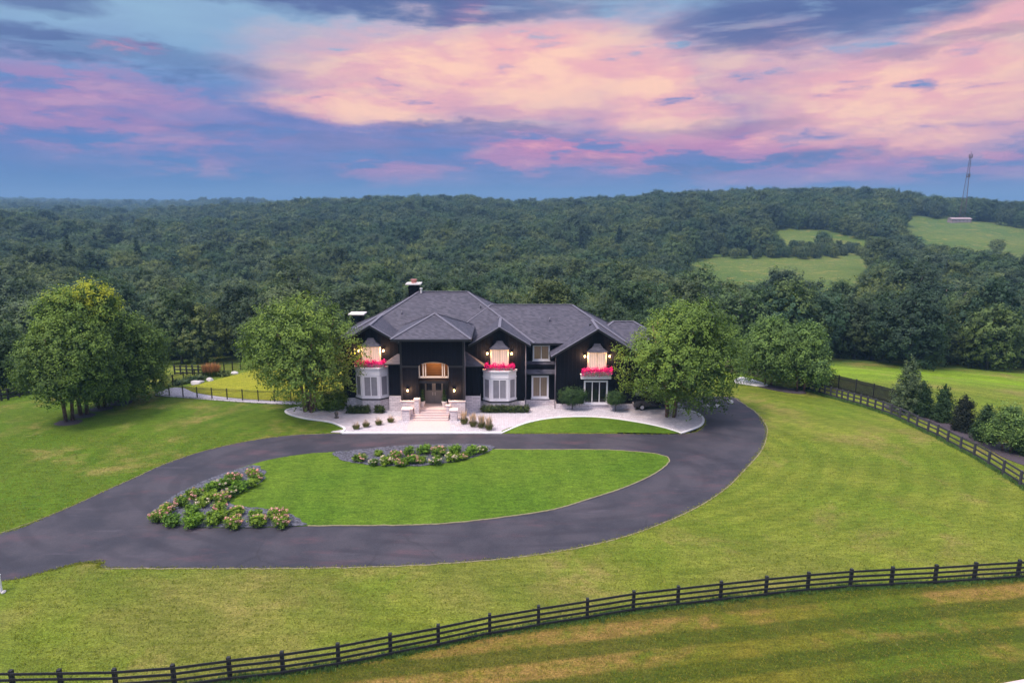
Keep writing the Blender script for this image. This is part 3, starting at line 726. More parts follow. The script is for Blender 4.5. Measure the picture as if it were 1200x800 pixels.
for a, b_, x in ((EX0 + .1, ox0, EX0), (ox1, EX1 - .1, EX1)):
    mb = MB(); mb.box(a, b_, EY - .06, EY - .003, zb_ - .1, zb_ + .1); mb.box(x - .1, x + .1, EY - .065, EY + .1, oz0, oz1)
    hb(mb, 'trim_band', M['dark_trim'])
for (a, b_) in ((EX0 - .12, ox0 + .02), (ox1 - .02, EX1 + .12)):
    mb = MB(); mb.box(a, b_, EY - .14, 69.7, -.1, 1.6); mb.box(a - .05, b_ + .05, EY - .2, 69.7, 1.6, 1.715); hb(mb, 'stone_base', M['stone'])
# pyramid roof of the entrance
hip_roof(X_(457.5, 397.5, 66.8), X_(552, 397.5, 66.8), 66.8, 74.85, zy(397.5, 66.8), .49, 'entrance_roof')
# porch interior
wall(ox0 - .02, ox1 + .02, 69.65, 69.9, .7, oz1 - .1, 'porch_wall', 'dark_trim')
mb = MB(); mb.box(ox0 + .01, ox1 - .01, 69.55, 69.64, 3.75, zt); hb(mb, 'wood_panel', M['wood'])
mb = MB(); mb.box(ox0, ox1, EY + .25, 69.55, 3.45, 3.7); hb(mb, 'beam', M['dark_trim'])
def frame(mb, x0, x1, z0, z1, Y, w=.1, d=.08, mi=0):
    mb.box(x0, x0 + w, Y - d, Y, z0, z1, mi); mb.box(x1 - w, x1, Y - d, Y, z0, z1, mi)
    mb.box(x0 + w, x1 - w, Y - d + .002, Y, z0, z0 + w, mi); mb.box(x0 + w, x1 - w, Y - d + .002, Y, z1 - w, z1, mi)
mb = MB(); zl = zy(442, EY)
mb.box(ox0, ox1, EY + .15, EY + .25, zl - .1, zl + .06)
for px_ in (491, 495.6, 498.4, 518.2, 520.6, 525.2):
    x = X_(px_, 435, EY); hh = zs + (zt - zs) * math.sqrt(max(0, 1 - ((x - oc) / ow) ** 2)); mb.box(x - .05, x + .05, EY + .15, EY + .24, zl, hh)
for i in range(3, N - 3):
    mb.bar((arc[i][0], EY + .2, arc[i][1] - .06), (arc[i + 1][0], EY + .2, arc[i + 1][1] - .06), .09, .1)
hb(mb, 'arched_transom', M['cream'])
dx0, dx1 = X_(498, 460, 69.5), X_(519.3, 460, 69.5); dm = (dx0 + dx1) / 2; dz0, dz1 = .76, zy(446.5, 69.5)
for a, b_ in ((dx0, dm - .015), (dm + .015, dx1)):
    mb = MB(); mb.box(a, b_, 69.5, 69.64, dz0, dz1)
    frame(mb, a + .03, b_ - .03, dz0 + .05, dz1 - .05, 69.5, .12, .03); mb.box(a + .15, b_ - .15, 69.475, 69.5, dz0 + 1.05, dz0 + 1.2)
    d_ = hb(mb, 'door', M['door'])
    g_ = MB(); g_.box(a + .17, b_ - .17, 69.485, 69.499, dz0 + 1.42, dz1 - .2)
    g_.build('pane', M['glass'], d_)
    h_ = MB(); hx = dm - .12 if b_ < dm else dm + .12; h_.box(hx - .02, hx + .02, 69.40, 69.47, dz0 + .9, dz0 + 1.25); h_.build('handle', M['capstone'], d_)
# landing and steps
mb = MB(); mb.box(ox0 - .02, ox1 + .02, 67.6, 69.66, -.05, .75); hb(mb, 'landing', M['walk'])
mb = MB(); sx0, sx1 = X_(481, 490, 66.5), X_(526, 490, 66.5)
for i in range(5):
    mb.box(sx0 + .0, sx1 - .0, 65.75 + i * .37, 67.6, .001 + i * .15, .15 * (i + 1)) if i == 0 else mb.box(sx0, sx1, 65.75 + i * .37, 67.6, .15 * i + .001, .15 * (i + 1))
hb(mb, 'steps', M['walk'])
def pier(px0, px1, Y0, Y1, z1):
    a, b_ = X_(px0, 480, Y0), X_(px1, 480, Y0); mb = MB(); mb.box(a, b_, Y0, Y1, -.05, z1 - .1); mb.box(a - .06, b_ + .06, Y0 - .06, Y1 + .06, z1 - .1, z1); hb(mb, 'pier', M['stone'], bevel=.02)
pier(485.6, 491.2, 66.75, 67.35, 2.0); pier(522.8, 527.0, 66.75, 67.1, 1.35)
pier(470.7, 479.8, 65.7, 66.5, 1.25); pier(527.2, 535.5, 65.7, 66.5, 1.15)
mb = MB(); mb.box(X_(479.8, 480, 66.5), X_(479.8, 480, 66.5) + .3, 66.5, 67.15, -.05, 1.0); mb.box(X_(527.2, 480, 66.5), X_(527.2, 480, 66.5) + .3, 66.5, 67.15, -.05, .95); hb(mb, 'step_wall', M['stone'])
# rooms beside the entrance with little sloped roofs
xl0, xl1 = X_(455.5, 440, 69.1), EX0 + .02
wall(xl0, xl1, 69.1, 69.88, 1.7, 5.2); wall(xl0 - .03, xl1, 69.03, 69.88, -.1, 1.7, 'stone_base', 'stone')
wall(xl0 - .6, xl1, 69.95, 72.4, -.1, 7.2)
shed(xl0 - .35, xl1, 68.7, zy(426.5, 68.7), 69.88, zy(414.5, 69.9), 1.2, 0)
xm0, xm1 = EX1 - .02, X_(562.5, 440, 69.1)
wall(xm0, xm1, 69.1, 69.88, 1.7, 5.0); wall(xm0, xm1 + .03, 69.03, 69.88, -.1, 1.7, 'stone_base', 'stone')
wall(xm0, xm1 + .3, 69.95, 72.4, -.1, 7.2)
shed(xm0, xm1 + .45, 68.7, zy(429, 68.7), 69.88, zy(411.5, 69.9), 0, 2.0)

# windows
def pane_of(fr, x0, x1, z0, z1, Y, mat, n, mw=.07):
    w = (x1 - x0 - mw * (n - 1)) / n
    for i in range(n):
        a = x0 + i * (w + mw); g_ = MB(); g_.box(a, a + w, Y - .03, Y - .005, z0, z1); g_.build('pane', mat, fr)
def window(px0, px1, py0, py1, Y, mat, n=2, fw=.16, sill=True, name='window', label=None):
    x0, x1 = X_(px0, (py0 + py1) / 2, Y), X_(px1, (py0 + py1) / 2, Y); z1, z0 = zy(py0, Y), zy(py1, Y)
    mb = MB(); frame(mb, x0, x1, z0, z1, Y, fw, .10)
    wi = (x1 - x0 - 2 * fw - .09 * (n - 1)) / n
    for i in range(1, n): a = x0 + fw + i * wi + (i - 1) * .09; mb.box(a, a + .09, Y - .08, Y, z0 + fw, z1 - fw)
    fr = hb(mb, name, M['white'], bevel=.008)
    pane_of(fr, x0 + fw, x1 - fw, z0 + fw, z1 - fw, Y, mat, n, .09)
    if sill: s = MB(); s.box(x0 - .06, x1 + .06, Y - .16, Y, z0 - .09, z0 - .002); s.build('sill', M['white'], fr)
    return fr
window(624.3, 644.3, 404, 422, 72.38, M['blind_dim'], 2)
window(622.8, 643, 439.8, 466, 71.28, M['blind_dim'], 2, .2)
window(684, 712, 445.5, 472.8, YW - .01, M['glass'], 3, .17, True, 'french_window')
mb = MB(); a, b_ = X_(680.3, 440, YW), X_(715.6, 440, YW); mb.box(a, b_, YW - .45, YW, zy(443, YW), zy(438.2, YW)); mb.box(a - .06, b_ + .06, YW - .51, YW, zy(438.2, YW), zy(437.4, YW)); hb(mb, 'lintel', M['white'], bevel=.02)

def leaf_obj(name, v, t, mat, parent=None): 
    o = bpy.data.objects.new(name, leaf_mesh(name, v, t, mat)); return link(o, parent)
def lamp(x, z, Y, power=190, parent=None):
    mb = MB(); mb.box(x - .06, x + .06, Y - .05, Y, z - .16, z + .16); mb.bar((x, Y - .04, z + .1), (x, Y - .2, z + .16), .03, .03)
    mb.box(x - .1, x + .1, Y - .27, Y - .07, z + .14, z + .17); 
    for dx in (-.085, .085):
        for dy in (-.255, -.085): mb.box(x + dx - .008, x + dx + .008, Y + dy - .008, Y + dy + .008, z - .12, z + .14)
    o = hb(mb, 'wall_lamp', M['black'])
    g_ = MB(); g_.lathe((x, Y - .17, z - .11), [(.03, 0), (.065, .05), (.065, .17), (.03, .22)], 10); g_.build('bulb', M['bulb'], o, smooth=True)
    L = bpy.data.lights.new('lamp_light', 'POINT'); L.energy = power; L.color = (1, .55, .25); L.shadow_soft_size = .08
    lo = bpy.data.objects.new('lamp_light', L); lo.location = (x, Y - .36, z); link(lo, o)
def oriel(cx, py_top, py_box, py_bot, Y, w, seed):
    """lit upper window with bell-cast hood, flower box and two lamps"""
    z1, z0, zb1 = zy(py_top, Y - .25), zy(py_bot, Y - .25), zy(py_box, Y - .25)
    x0, x1 = cx - w / 2, cx + w / 2; yf = Y - .25
    mb = MB(); mb.box(x0, x1, yf + .02, Y, z0, z1); frame(mb, x0, x1, zb1 - .2, z1, yf + .02, .13, .08); mb.box(cx - .05, cx + .05, yf - .05, yf + .02, zb1, z1 - .13)
    fr = hb(mb, 'window', M['cream'], label='lit upper window with pink glowing curtains')
    pane_of(fr, x0 + .13, x1 - .13, zb1 - .06, z1 - .13, yf + .02, M['blind_lit'], 2, .1)
    hood = MB(); prof = [(1.0, 0), (.80, .16), (.58, .34), (.40, .58), (.28, .82)]
    rows = []
    for s, dz in prof:
        rows.append([(cx - (w / 2 + .12) * s, Y, z1 + dz), (cx - (w / 2 + .12) * s, Y - .62 * s, z1 + dz), (cx + (w / 2 + .12) * s, Y - .62 * s, z1 + dz), (cx + (w / 2 + .12) * s, Y, z1 + dz)])
    for i in range(len(rows) - 1):
        for j in range(3): hood.poly([rows[i][j], rows[i][j + 1], rows[i + 1][j + 1], rows[i + 1][j]])
    hood.poly(rows[-1]); hood.poly(rows[0][::-1])
    hb(hood, 'window_hood', M['roof'])
    bw = w / 2 + .45; bz = zb1 - .55
    b2 = MB(); b2.box(cx - bw, cx + bw, yf - .5, yf - .07, bz, bz + .28); bo = hb(b2, 'flower_box', M['box'])
    g = np.random.default_rng(seed); n = 2300
    c = np.stack([g.uniform(cx - bw - .2, cx + bw + .2, n), yf - .34 + g.normal(size=n) * .15, bz + .32 + g.normal(size=n) * .19], 1); c[:, 2] += .08 * np.sin(c[:, 0] * 7 + seed)
    fl = leaf_obj('flowers', quads(c, g.normal(size=(n, 3)) + np.array([0, -.5, .5]), g.uniform(.08, .16, n), 1, seed), g.uniform(0, 1, n), M['petal_hot'], bo)
    n = 500; c = np.stack([g.uniform(cx - bw, cx + bw, n), yf - .4 + g.normal(size=n) * .12, bz + .12 + g.normal(size=n) * .12], 1)
    leaf_obj('foliage', quads(c, g.normal(size=(n, 3)), g.uniform(.06, .12, n), 1, seed), g.uniform(0, 1, n), M['leaf_hyd'], bo)
    for s in (-1, 1): lamp(cx + s * (w / 2 + .32), z1 - .52, Y)
def bay(cx, py_top, py_bot, Y, base_h):
    """three-sided white bay window"""
    dp = .95; hw, hc = 1.74, .92; yf = Y - dp
    z1, z0 = zy(py_top, yf), zy(py_bot, yf)
    pts = [(cx - hw, Y), (cx - hw + .02, Y - .18), (cx - hc, yf), (cx + hc, yf), (cx + hw - .02, Y - .18), (cx + hw, Y)]
    def prism(mb, g_, za, zb, mi=0):
        q = [(cx + (x - cx) * (1 + g_ / hw), y - (g_ if y < Y else 0)) for x, y in pts]
        lo = [(x, y, za) for x, y in q]; up = [(x, y, zb) for x, y in q]
        for i in range(5): mb.poly([lo[i], lo[i + 1], up[i + 1], up[i]], mi)
        mb.poly(up, mi); mb.poly(lo[::-1], mi)
    mb = MB(); prism(mb, 0, z0, z1); prism(mb, .1, z1 - .12, z1 + .03); prism(mb, .07, z0 - .03, z0 + .1); prism(mb, .05, z1 - .75, z1 - .68)
    by = hb(mb, 'bay_window', M['white'])
    d = MB(); prism(d, .12, z0 - .16, z0 - .032); d.build('bay_trim', M['dark_trim'], by)
    st = MB(); prism(st, .04, -.05, z0 - .162); st.build('stone_base', M['stone'], by)
    wz0, wz1 = z0 + .28, z1 - .95
    def facet(a, b_, n, inset):
        a, b_ = Vector((*a, 0)), Vector((*b_, 0)); L = (b_ - a).length; u = (b_ - a).normalized(); nr = Vector((u.y, -u.x, 0))
        Mx = Matrix(((u.x, -nr.x, 0, a.x), (u.y, -nr.y, 0, a.y), (0, 0, 1, 0), (0, 0, 0, 1)))
        fr = MB(); x0, x1 = inset, L - inset; w = .07
        for q in ((x0 - w, x0, wz0 - w, wz1 + w), (x1, x1 + w, wz0 - w, wz1 + w), (x0, x1, wz1, wz1 + w), (x0, x1, wz0 - w, wz0)):
            fr.box(q[0], q[1], -.05, -.001, q[2], q[3], M=Mx)
        pw = (x1 - x0 - .08 * (n - 1)) / n
        for i in range(1, n): a_ = x0 + i * pw + (i - 1) * .08; fr.box(a_, a_ + .08, -.05, -.001, wz0, wz1, M=Mx)
        fo = fr.build('window_frame', M['white'], by)
        # nudge panes onto the facet; they are siblings of the frame inside the bay
        for i in range(n):
            a_ = x0 + i * (pw + .08); g_ = MB(); g_.box(a_, a_ + pw, -.02, -.002, wz0, wz1, M=Mx); g_.build('pane', M['blind_day'], by)
    facet(pts[2], pts[3], 2, .26); facet(pts[1], pts[2], 1, .22); facet(pts[3], pts[4], 1, .22)
bay(GC[0], 431.3, 466.5, YW, 1.3); bay(GC[1], 435, 469.6, YW, .9)
oriel(GC[0], 405.3, 423, 431.2, YW, 1.95, 1); oriel(GC[1], 408.6, 427, 435, YW, 1.9, 2); oriel(GC[2], 412, 431.5, 439.0, YW, 1.95, 3)
for px_ in (478, 532.5): lamp(X_(px_, 457, EY), zy(457, EY), EY, 180)
L = bpy.data.lights.new('porch_light', 'POINT'); L.energy = 75; L.color = (1, .6, .28); L.shadow_soft_size = .15
lo = bpy.data.objects.new('porch_light', L); lo.location = (oc, 68.4, zt - .35); link(lo)
pb = MB(); pb.lathe((oc, 68.4, zt - .30), [(.05, 0), (.12, .06), (.12, .16), (.04, .2)], 12); po = hb(pb, 'porch_lamp', M['bulb'])
lo.parent = house; lo.location = Vector(lo.location) - HO
L2 = bpy.data.lights.new('porch_light', 'POINT'); L2.energy = 45; L2.color = (1, .68, .42); L2.shadow_soft_size = .15
lo = bpy.data.objects.new('porch_light', L2); lo.location = Vector((oc, 68.2, 3.2)) - HO; link(lo, house)
for x0, x1, y, z in ((GC[1] + 3.3, GC[2] - 4.9, 71.86, 6.62), (X_(457.5, 397.5, 66.8), X_(552, 397.5, 66.8), 66.74, zy(397.5, 66.8) - .12)):
    mb = MB(); mb.box(x0, x1, y - .12, y, z - .08, z + .05); hb(mb, 'gutter', M['dark_trim'])
for x, y, z in ((GC[2] - 4.35, YW - .08, 5.6), (GC[1] + 2.75, YW - .06, 6.9), (EX1 + .12, EY + .1, 7.9)):
    mb = MB(); mb.tube([(x, y, .1), (x, y, z)], .05, 8); hb(mb, 'downpipe', M['cap'], smooth=True)
for x, y in ((-1.5, 75.2), (4.2, 75.0), (-12.4, 76.0), (-3.6, 77.0)):
    zr_ = 6.75 + .603 * (y - 71.9); mb = MB(); mb.tube([(x, y, zr_ - .1), (x, y, zr_ + .4)], .07, 8); hb(mb, 'vent_pipe', M['cap'], smooth=True)
# chimneys
def chimney(cx, cy, w, z0, z1, capw, pot=True):
    mb = MB(); mb.box(cx - w / 2, cx + w / 2, cy - w / 2, cy + w / 2, z0, z1); mb.box(cx - w / 2 - .08, cx + w / 2 + .08, cy - w / 2 - .08, cy + w / 2 + .08, z1 - .35, z1 - .2)
    o = hb(mb, 'chimney', M['siding'])
    c = MB(); n = len(c.v); a = capw / 2
    c.box(cx - a, cx + a, cy - a, cy + a, z1 + .12, z1 + .26); 
    c.box(cx - w * .35, cx + w * .35, cy - w * .35, cy + w * .35, z1, z1 + .12); c.build('chimney_cap', M['capstone'], o)
    if pot: p = MB(); p.lathe((cx, cy, z1 + .262), [(.3, 0), (.3, .3), (.38, .32), (.38, .42)], 12); p.build('chimney_pot', M['copper'], o)
chimney(X_(485.3, 340, 80.5), 80.5, 1.15, 8, zy(334, 80.5), 1.75)
chimney(X_(419, 366, 82.5), 82.5, 1.2, 0, zy(369, 82.5), 1.9, False)
mb = MB(); vx, vz = X_(493.5, 338, 79.2), 11.2; mb.lathe((vx, 79.2, vz), [(.1, 0), (.1, .45), (.16, .47), (.16, .6)], 8); hb(mb, 'vent_pipe', M['capstone'])
for vx, vy, px_ in ((8.6, 73.0, 0), (-14.3, 72.4, 0)):
    mb = MB(); mb.box(vx - .2, vx + .2, vy, vy + .3, 8.2, 8.62); hb(mb, 'roof_vent', M['black'])
mb = MB(); mb.lathe((X_(644.5, 430, 70.6), 70.9, 0), [(.05, .3), (.05, 6.4)], 8); hb(mb, 'downpipe', M['black']) if False else None

# ------------------------------------------------------------------ plants round the house
def leafy(name, loc, lobes, n_cl, per, cl_r, size, seed, mat, label, cat, stem=None, core=.3, part='foliage', group=None, droop=0, tonef=None, flat=1):
    root = empty(name, loc, label=label, cat=cat, group=group)
    v, t = cloud(lobes, n_cl, per, cl_r, size, seed, droop, core, tonef, flat); leaf_obj(part, v, t, mat, root)
    if stem:
        mb = MB(); mb.tube([(0, 0, -.05), (0.02, 0, stem[1] * .5), (0, 0, stem[1])], [stem[0], stem[0] * .8, stem[0] * .6], 8); mb.build('trunk', M['bark_grey'], root, smooth=True)
    return root
def at_ground(x, y, dz=0): p = gr(x, y); return (p[0], p[1], hz(*p) + dz)
leafy('clipped_tree', at_ground(670.5, 479.5, .03), [(0, 0, 1.55, 1.45, 1.2, .85), (-.5, .1, 1.4, .9, .9, .7), (.6, 0, 1.5, .9, .9, .75)], 480, 26, .2, .11, 11, M['leaf_ever'], 'larger round-headed little tree on a thin stem before the right gable', 'small tree', (.06, 1.2))
leafy('clipped_tree', at_ground(721, 482, .03), [(0, 0, 1.5, .95, .85, .6), (-.3, 0, 1.35, .6, .6, .5)], 300, 24, .2, .10, 12, M['leaf_ever'], 'smaller round-headed little tree right of the three-pane french window', 'small tree', (.045, 1.1))
def hedge(x0, x1, y, label, seed, h=.75, dp=.8):
    a = gr(x0, y); b_ = gr(x1, y); L = b_[0] - a[0]
    lob = [(-L / 2 + .35 + i * .45, .0, h * .5, .36, dp / 2, h * .55) for i in range(int((L - .5) / .45) + 1)]
    leafy('hedge', ((a[0] + b_[0]) / 2, a[1] + dp / 2, .03), lob, int(130 * L), 14, .12, .09, seed, M['leaf_hedge'], label, 'hedge')
hedge(405, 436, 485.5, 'longer low clipped hedge under the left bay window', 21); hedge(437.5, 449, 485, 'short low clipped hedge at the right end under the left bay window', 22)
hedge(563, 620, 484.5, 'long low clipped hedge under the middle bay window', 23, .7)
def tuft(loc, r, h, seed, label, plume=True, group='feather grass clumps in the pale gravel', mat='leaf_grass', pmat='plume', ph=1.6, pn=1.0):
    g = np.random.default_rng(seed); root = empty('ornamental_grass', loc, label=label, cat='grass clump', group=group)
    def blades(n, hh, rad, w, spread, z0=0):
        a = g.uniform(0, 2 * math.pi, n); rb = rad * np.sqrt(g.uniform(0, 1, n)) * .55; L = hh * g.uniform(.7, 1.1, n); lean = spread * g.uniform(.2, 1, n)
        b0 = np.stack([rb * np.cos(a), rb * np.sin(a), np.full(n, z0)], 1); d = np.stack([np.cos(a) * lean, np.sin(a) * lean, np.ones(n)], 1); d /= np.linalg.norm(d, axis=1, keepdims=True)
        s = np.stack([-np.sin(a), np.cos(a), np.zeros(n)], 1) * w; m_ = b0 + d * L[:, None] * .6; tip = b0 + d * L[:, None] + np.stack([np.cos(a), np.sin(a), -np.ones(n)], 1) * (L * lean * .25)[:, None]
        return np.stack([b0 - s, m_ - s, tip, m_ + s], 1).reshape(-1, 3), g.uniform(0, 1, n)
    v, t = blades(420, h, r, .012, .5); leaf_obj('blades', v, t, M[mat], root)
    if plume: v, t = blades(int(55 * pn), h * ph, r * .8, .016, .28, h * .35); leaf_obj('plumes', v, t, M[pmat], root)
    return root
names = ['leftmost', 'second from left', 'third from left', 'rightmost']
for i, (x, y) in enumerate([(417.5, 503), (429, 500.5), (444, 498), (458, 495)]):
    tuft(at_ground(x, y, .03), .5, .48, 30 + i, names[i] + ' of the four clipped grass clumps in the paving left of the steps', True, ph=1.5, pn=.5)
for i, (x, y) in enumerate([(544, 497), (554.5, 500), (564, 501.5), (573, 504)]):
    tuft(at_ground(x, y, .03), .55, .72, 40 + i, names[i] + ' of the four tall feathery grass clumps right of the steps', True, ph=1.7, pn=2.2)
leafy('shrub', at_ground(391, 479.5), [(0, 0, .8, 1.2, 1, .8), (.7, 0, 1.3, .8, .7, .9), (-.9, 0, .6, .8, .8, .6)], 260, 22, .3, .14, 50, M['leaf_hyd'], 'loose green shrub at the left corner of the house', 'shrub', tonef=lambda c, t, g: t * .5)
leafy('shrub', at_ground(378, 478), [(0, 0, .5, .8, .7, .5), (.5, 0, .6, .5, .5, .5)], 120, 22, .25, .12, 51, M['leaf_small'], 'low pale shrub between the clump tree and the house corner', 'shrub', tonef=lambda c, t, g: t * .7)
# small lantern-like stone ornament on the paving
root = empty('garden_lantern', at_ground(394.5, 490, .03), label='little grey stone lantern on the paving right of the clump tree', cat='lantern')
mb = MB(); mb.lathe((0, 0, 0), [(.22, 0), (.24, .1), (.12, .14), (.12, .3)], 8); mb.build('base', M['bark_grey'], root)
mb = MB(); mb.lathe((0, 0, .3), [(.18, 0), (.18, .22), (.24, .24), (.04, .42)], 8); mb.build('head', M['bark_grey'], root)
# potted evergreens on the landing
for px_, s in ((495, 'left'), (520.8, 'right')):
    x = X_(px_, 474, 68.3); root = empty('potted_plant', (x, 68.3, .75), label=f'white pot with dark upright evergreen {s} of the front door', cat='potted plant')
    mb = MB(); mb.lathe((0, 0, 0), [(.17, 0), (.27, .45), (.3, .5), (.3, .58), (.25, .58)], 14); mb.build('pot', M['capstone'], root, smooth=False)
    v, t = cloud([(0, 0, .95, .22, .22, .45), (0, 0, 1.45, .15, .15, .4)], 120, 12, .09, .07, 60); leaf_obj('foliage', v, t, M['leaf_ever'], root)

# hydrangeas in the island beds
def hyd_proto(kind, seed):
    g = np.random.default_rng(seed); lob = [(0, 0, .36, .46, .46, .36)] + [(g.uniform(-.3, .3), g.uniform(-.3, .3), g.uniform(.25, .5), g.uniform(.2, .32), g.uniform(.2, .32), g.uniform(.2, .3)) for _ in range(5)]
    v, t = cloud(lob, 130, 16, .11, .10, seed); fm = leaf_mesh('foliage', v, t * (.9 if kind else 1), M['leaf_hyd'])
    pm = None
    if kind:
        nf = {1: 7, 2: 14, 3: 11}[kind]; cs, ns = [], []
        for _ in range(nf):
            d = g.normal(size=3); d[2] = abs(d[2]) * .8 + .1; d[1] = d[1] * .8 - .3; d /= np.linalg.norm(d); c0 = np.array([0, 0, .36]) + d * np.array([.52, .52, .42])
            k = g.normal(size=(34, 3)); k /= np.linalg.norm(k, axis=1, keepdims=True); cs.append(c0 + k * g.uniform(.07, .105)); ns.append(k)
        pm = [leaf_mesh('bloom', quads(a, b_, g.uniform(.05, .08, len(a)), 1, seed), g.uniform(0, 1, len(a)), M['petal_white' if kind == 3 else 'petal_pink']) for a, b_ in zip(cs, ns)]
    return fm, pm
PR = {k: [hyd_proto(k, 100 + 10 * k + j) for j in range(3)] for k in range(4)}
desc = {0: 'all-green hydrangea', 1: 'hydrangea with few pink blooms', 2: 'hydrangea full of pink blooms', 3: 'cream-bloomed hydrangea'}
def ordinal(i, n):
    w = ['first', 'second', 'third', 'fourth', 'fifth', 'sixth', 'seventh', 'eighth', 'ninth', 'tenth', 'eleventh', 'twelfth']
    return w[i] if i < 12 else f'{i + 1}th'
def plant_bed(spots, where, group):
    cnt = {}
    for i, (x, y, s, k) in enumerate(sorted(spots)):
        loc = at_ground(x, y, .085); n = cnt.get(k, 0); cnt[k] = n + 1
        root = empty('hydrangea', loc, random.uniform(-.6, .6), label=f'{desc[k]}, {ordinal(n, 0)} from left in {where}', cat='shrub', group=group)
        s *= random.uniform(.92, 1.08); root.scale = (s * 1.05, s * 1.05, s * random.uniform(.75, .9))
        fm, pm = PR[k][i % 3]; link(bpy.data.objects.new('foliage', fm), root)
        for q in pm or []: link(bpy.data.objects.new('bloom', q), root)
b1 = [(95, 378, 1, 2), (190, 408, 1.1, 0), (165, 318, 1.05, 2), (255, 275, 1.1, 1), (345, 225, 1.1, 1), (400, 275, .95, 3), (330, 335, 1.1, 0), (378, 378, .7, 0), (325, 422, 1.1, 0), (455, 185, 1.2, 0), (540, 150, 1.2, 3), (460, 230, 1, 0), (625, 110, 1.1, 2), (755, 65, 1, 2), (790, 100, .9, 1), (745, 140, 1, 0), (670, 170, 1.1, 0), (600, 205, 1.1, 3), (545, 245, 1, 2), (520, 310, 1.1, 1), (540, 365, 1, 0), (485, 400, 1.15, 0), (645, 340, 1.0, 1), (625, 418, 1.25, 2), (780, 360, .9, 0), (800, 412, 1.1, 1), (935, 362, 1.1, 2), (962, 415, 1.15, 2)]
plant_bed([(170 + a / 6, 540 + b_ / 6 + 7.5, s * 1.0, k) for a, b_, s, k in b1], 'slate bed at drive fork', 'hydrangeas in the left island bed')
b2 = [(130, 180, 1.05, 1), (262, 140, .85, 0), (225, 208, .85, 3), (320, 200, 1.1, 3), (385, 155, .95, 2), (470, 135, 1.2, 0), (420, 210, 1.1, 1), (575, 125, 1.25, 0), (500, 190, 1.1, 1), (550, 190, 1.1, 1), (660, 200, 1.2, 3), (680, 135, 1.25, 2), (790, 125, 1.25, 0), (780, 175, 1.2, 3), (850, 165, 1.0, 1), (910, 135, 1.3, 0), (990, 120, 1.0, 3)]
plant_bed([(400 + a / 6, 505 + b_ / 6 + 6, s * .94, k) for a, b_, s, k in b2], 'slate bed facing entrance', 'hydrangeas in the upper island bed')

# ------------------------------------------------------------------ garden trees
def clump_tree(name, base, w, h, z0, seed, label, ntr=4, n_cl=900, per=34, mat='leaf_birch', tonef=None, lean=0, nl=16, cat='tree', size=.19, sq=1.0, tr=.16, lobes=None):
    root = empty(name, base, label=label, cat=cat); g = np.random.default_rng(seed)
    lob = lobes or make_lobes(w, h - z0, z0, nl, seed)
    lob = [(a + lean * (c - z0) / h, b_ * sq, c, d, e * sq, f) for a, b_, c, d, e, f in lob]
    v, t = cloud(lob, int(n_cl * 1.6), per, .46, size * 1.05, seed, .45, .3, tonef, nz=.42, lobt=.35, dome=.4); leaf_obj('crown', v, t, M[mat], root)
    for i in range(ntr):
        a = 2 * math.pi * i / ntr + .5; r0 = .12 + .09 * ntr; ex_ = w * .16
        p = [(math.cos(a) * r0, math.sin(a) * r0 * .8, -.15), (math.cos(a) * r0 * 1.5, math.sin(a) * r0, h * .22), (math.cos(a) * (r0 + ex_ * .8), math.sin(a) * ex_, h * .5), (math.cos(a) * (r0 + ex_ * 1.3), math.sin(a) * ex_ * 1.3, h * .78)]
        mb = MB(); mb.tube(p, [tr * 1.2, tr, tr * .6, tr * .25], 8)
        for q in range(3):
            b0 = Vector(p[1]).lerp(Vector(p[2]), .2 + q * .35); aa_ = a + q * 2.1; mb.tube([b0, b0 + Vector((math.cos(aa_) * w * .14, math.sin(aa_) * w * .14, h * .1)), b0 + Vector((math.cos(aa_) * w * .26, math.sin(aa_) * w * .26, h * .2))], [tr * .45, tr * .3, tr * .12], 6)
        mb.build('trunk', M['bark'], root, smooth=True)
    return root
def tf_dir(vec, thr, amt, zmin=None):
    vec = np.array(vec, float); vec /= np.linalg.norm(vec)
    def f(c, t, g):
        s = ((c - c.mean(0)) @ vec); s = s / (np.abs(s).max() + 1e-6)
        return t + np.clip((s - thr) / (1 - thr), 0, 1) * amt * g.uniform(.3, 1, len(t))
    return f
# (crown width and height in metres; tree tops placed by height)
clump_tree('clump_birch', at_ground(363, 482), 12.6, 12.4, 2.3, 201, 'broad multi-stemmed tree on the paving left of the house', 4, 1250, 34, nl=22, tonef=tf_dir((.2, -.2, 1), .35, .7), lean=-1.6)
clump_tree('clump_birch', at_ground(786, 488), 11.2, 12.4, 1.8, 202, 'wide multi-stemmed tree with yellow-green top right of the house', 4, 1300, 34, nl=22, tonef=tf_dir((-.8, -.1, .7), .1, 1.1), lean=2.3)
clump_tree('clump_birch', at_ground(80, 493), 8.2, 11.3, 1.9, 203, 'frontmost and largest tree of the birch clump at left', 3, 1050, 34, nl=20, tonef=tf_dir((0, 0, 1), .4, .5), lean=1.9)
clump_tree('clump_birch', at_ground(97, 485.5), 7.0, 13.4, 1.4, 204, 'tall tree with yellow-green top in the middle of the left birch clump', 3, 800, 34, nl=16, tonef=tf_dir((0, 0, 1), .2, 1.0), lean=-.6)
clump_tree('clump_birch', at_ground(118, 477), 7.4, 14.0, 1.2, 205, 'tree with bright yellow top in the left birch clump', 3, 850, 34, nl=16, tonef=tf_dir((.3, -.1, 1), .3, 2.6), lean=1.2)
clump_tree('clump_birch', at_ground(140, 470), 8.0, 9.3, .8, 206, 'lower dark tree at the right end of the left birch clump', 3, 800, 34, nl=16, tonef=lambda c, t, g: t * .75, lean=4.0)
clump_tree('young_tree', at_ground(938, 458), 5.8, 8.4, .9, 207, 'nearer of the two pale green trees beside the brown fence', 4, 620, 30, 'leaf_small', nl=14, cat='tree', size=.2, tr=.1)
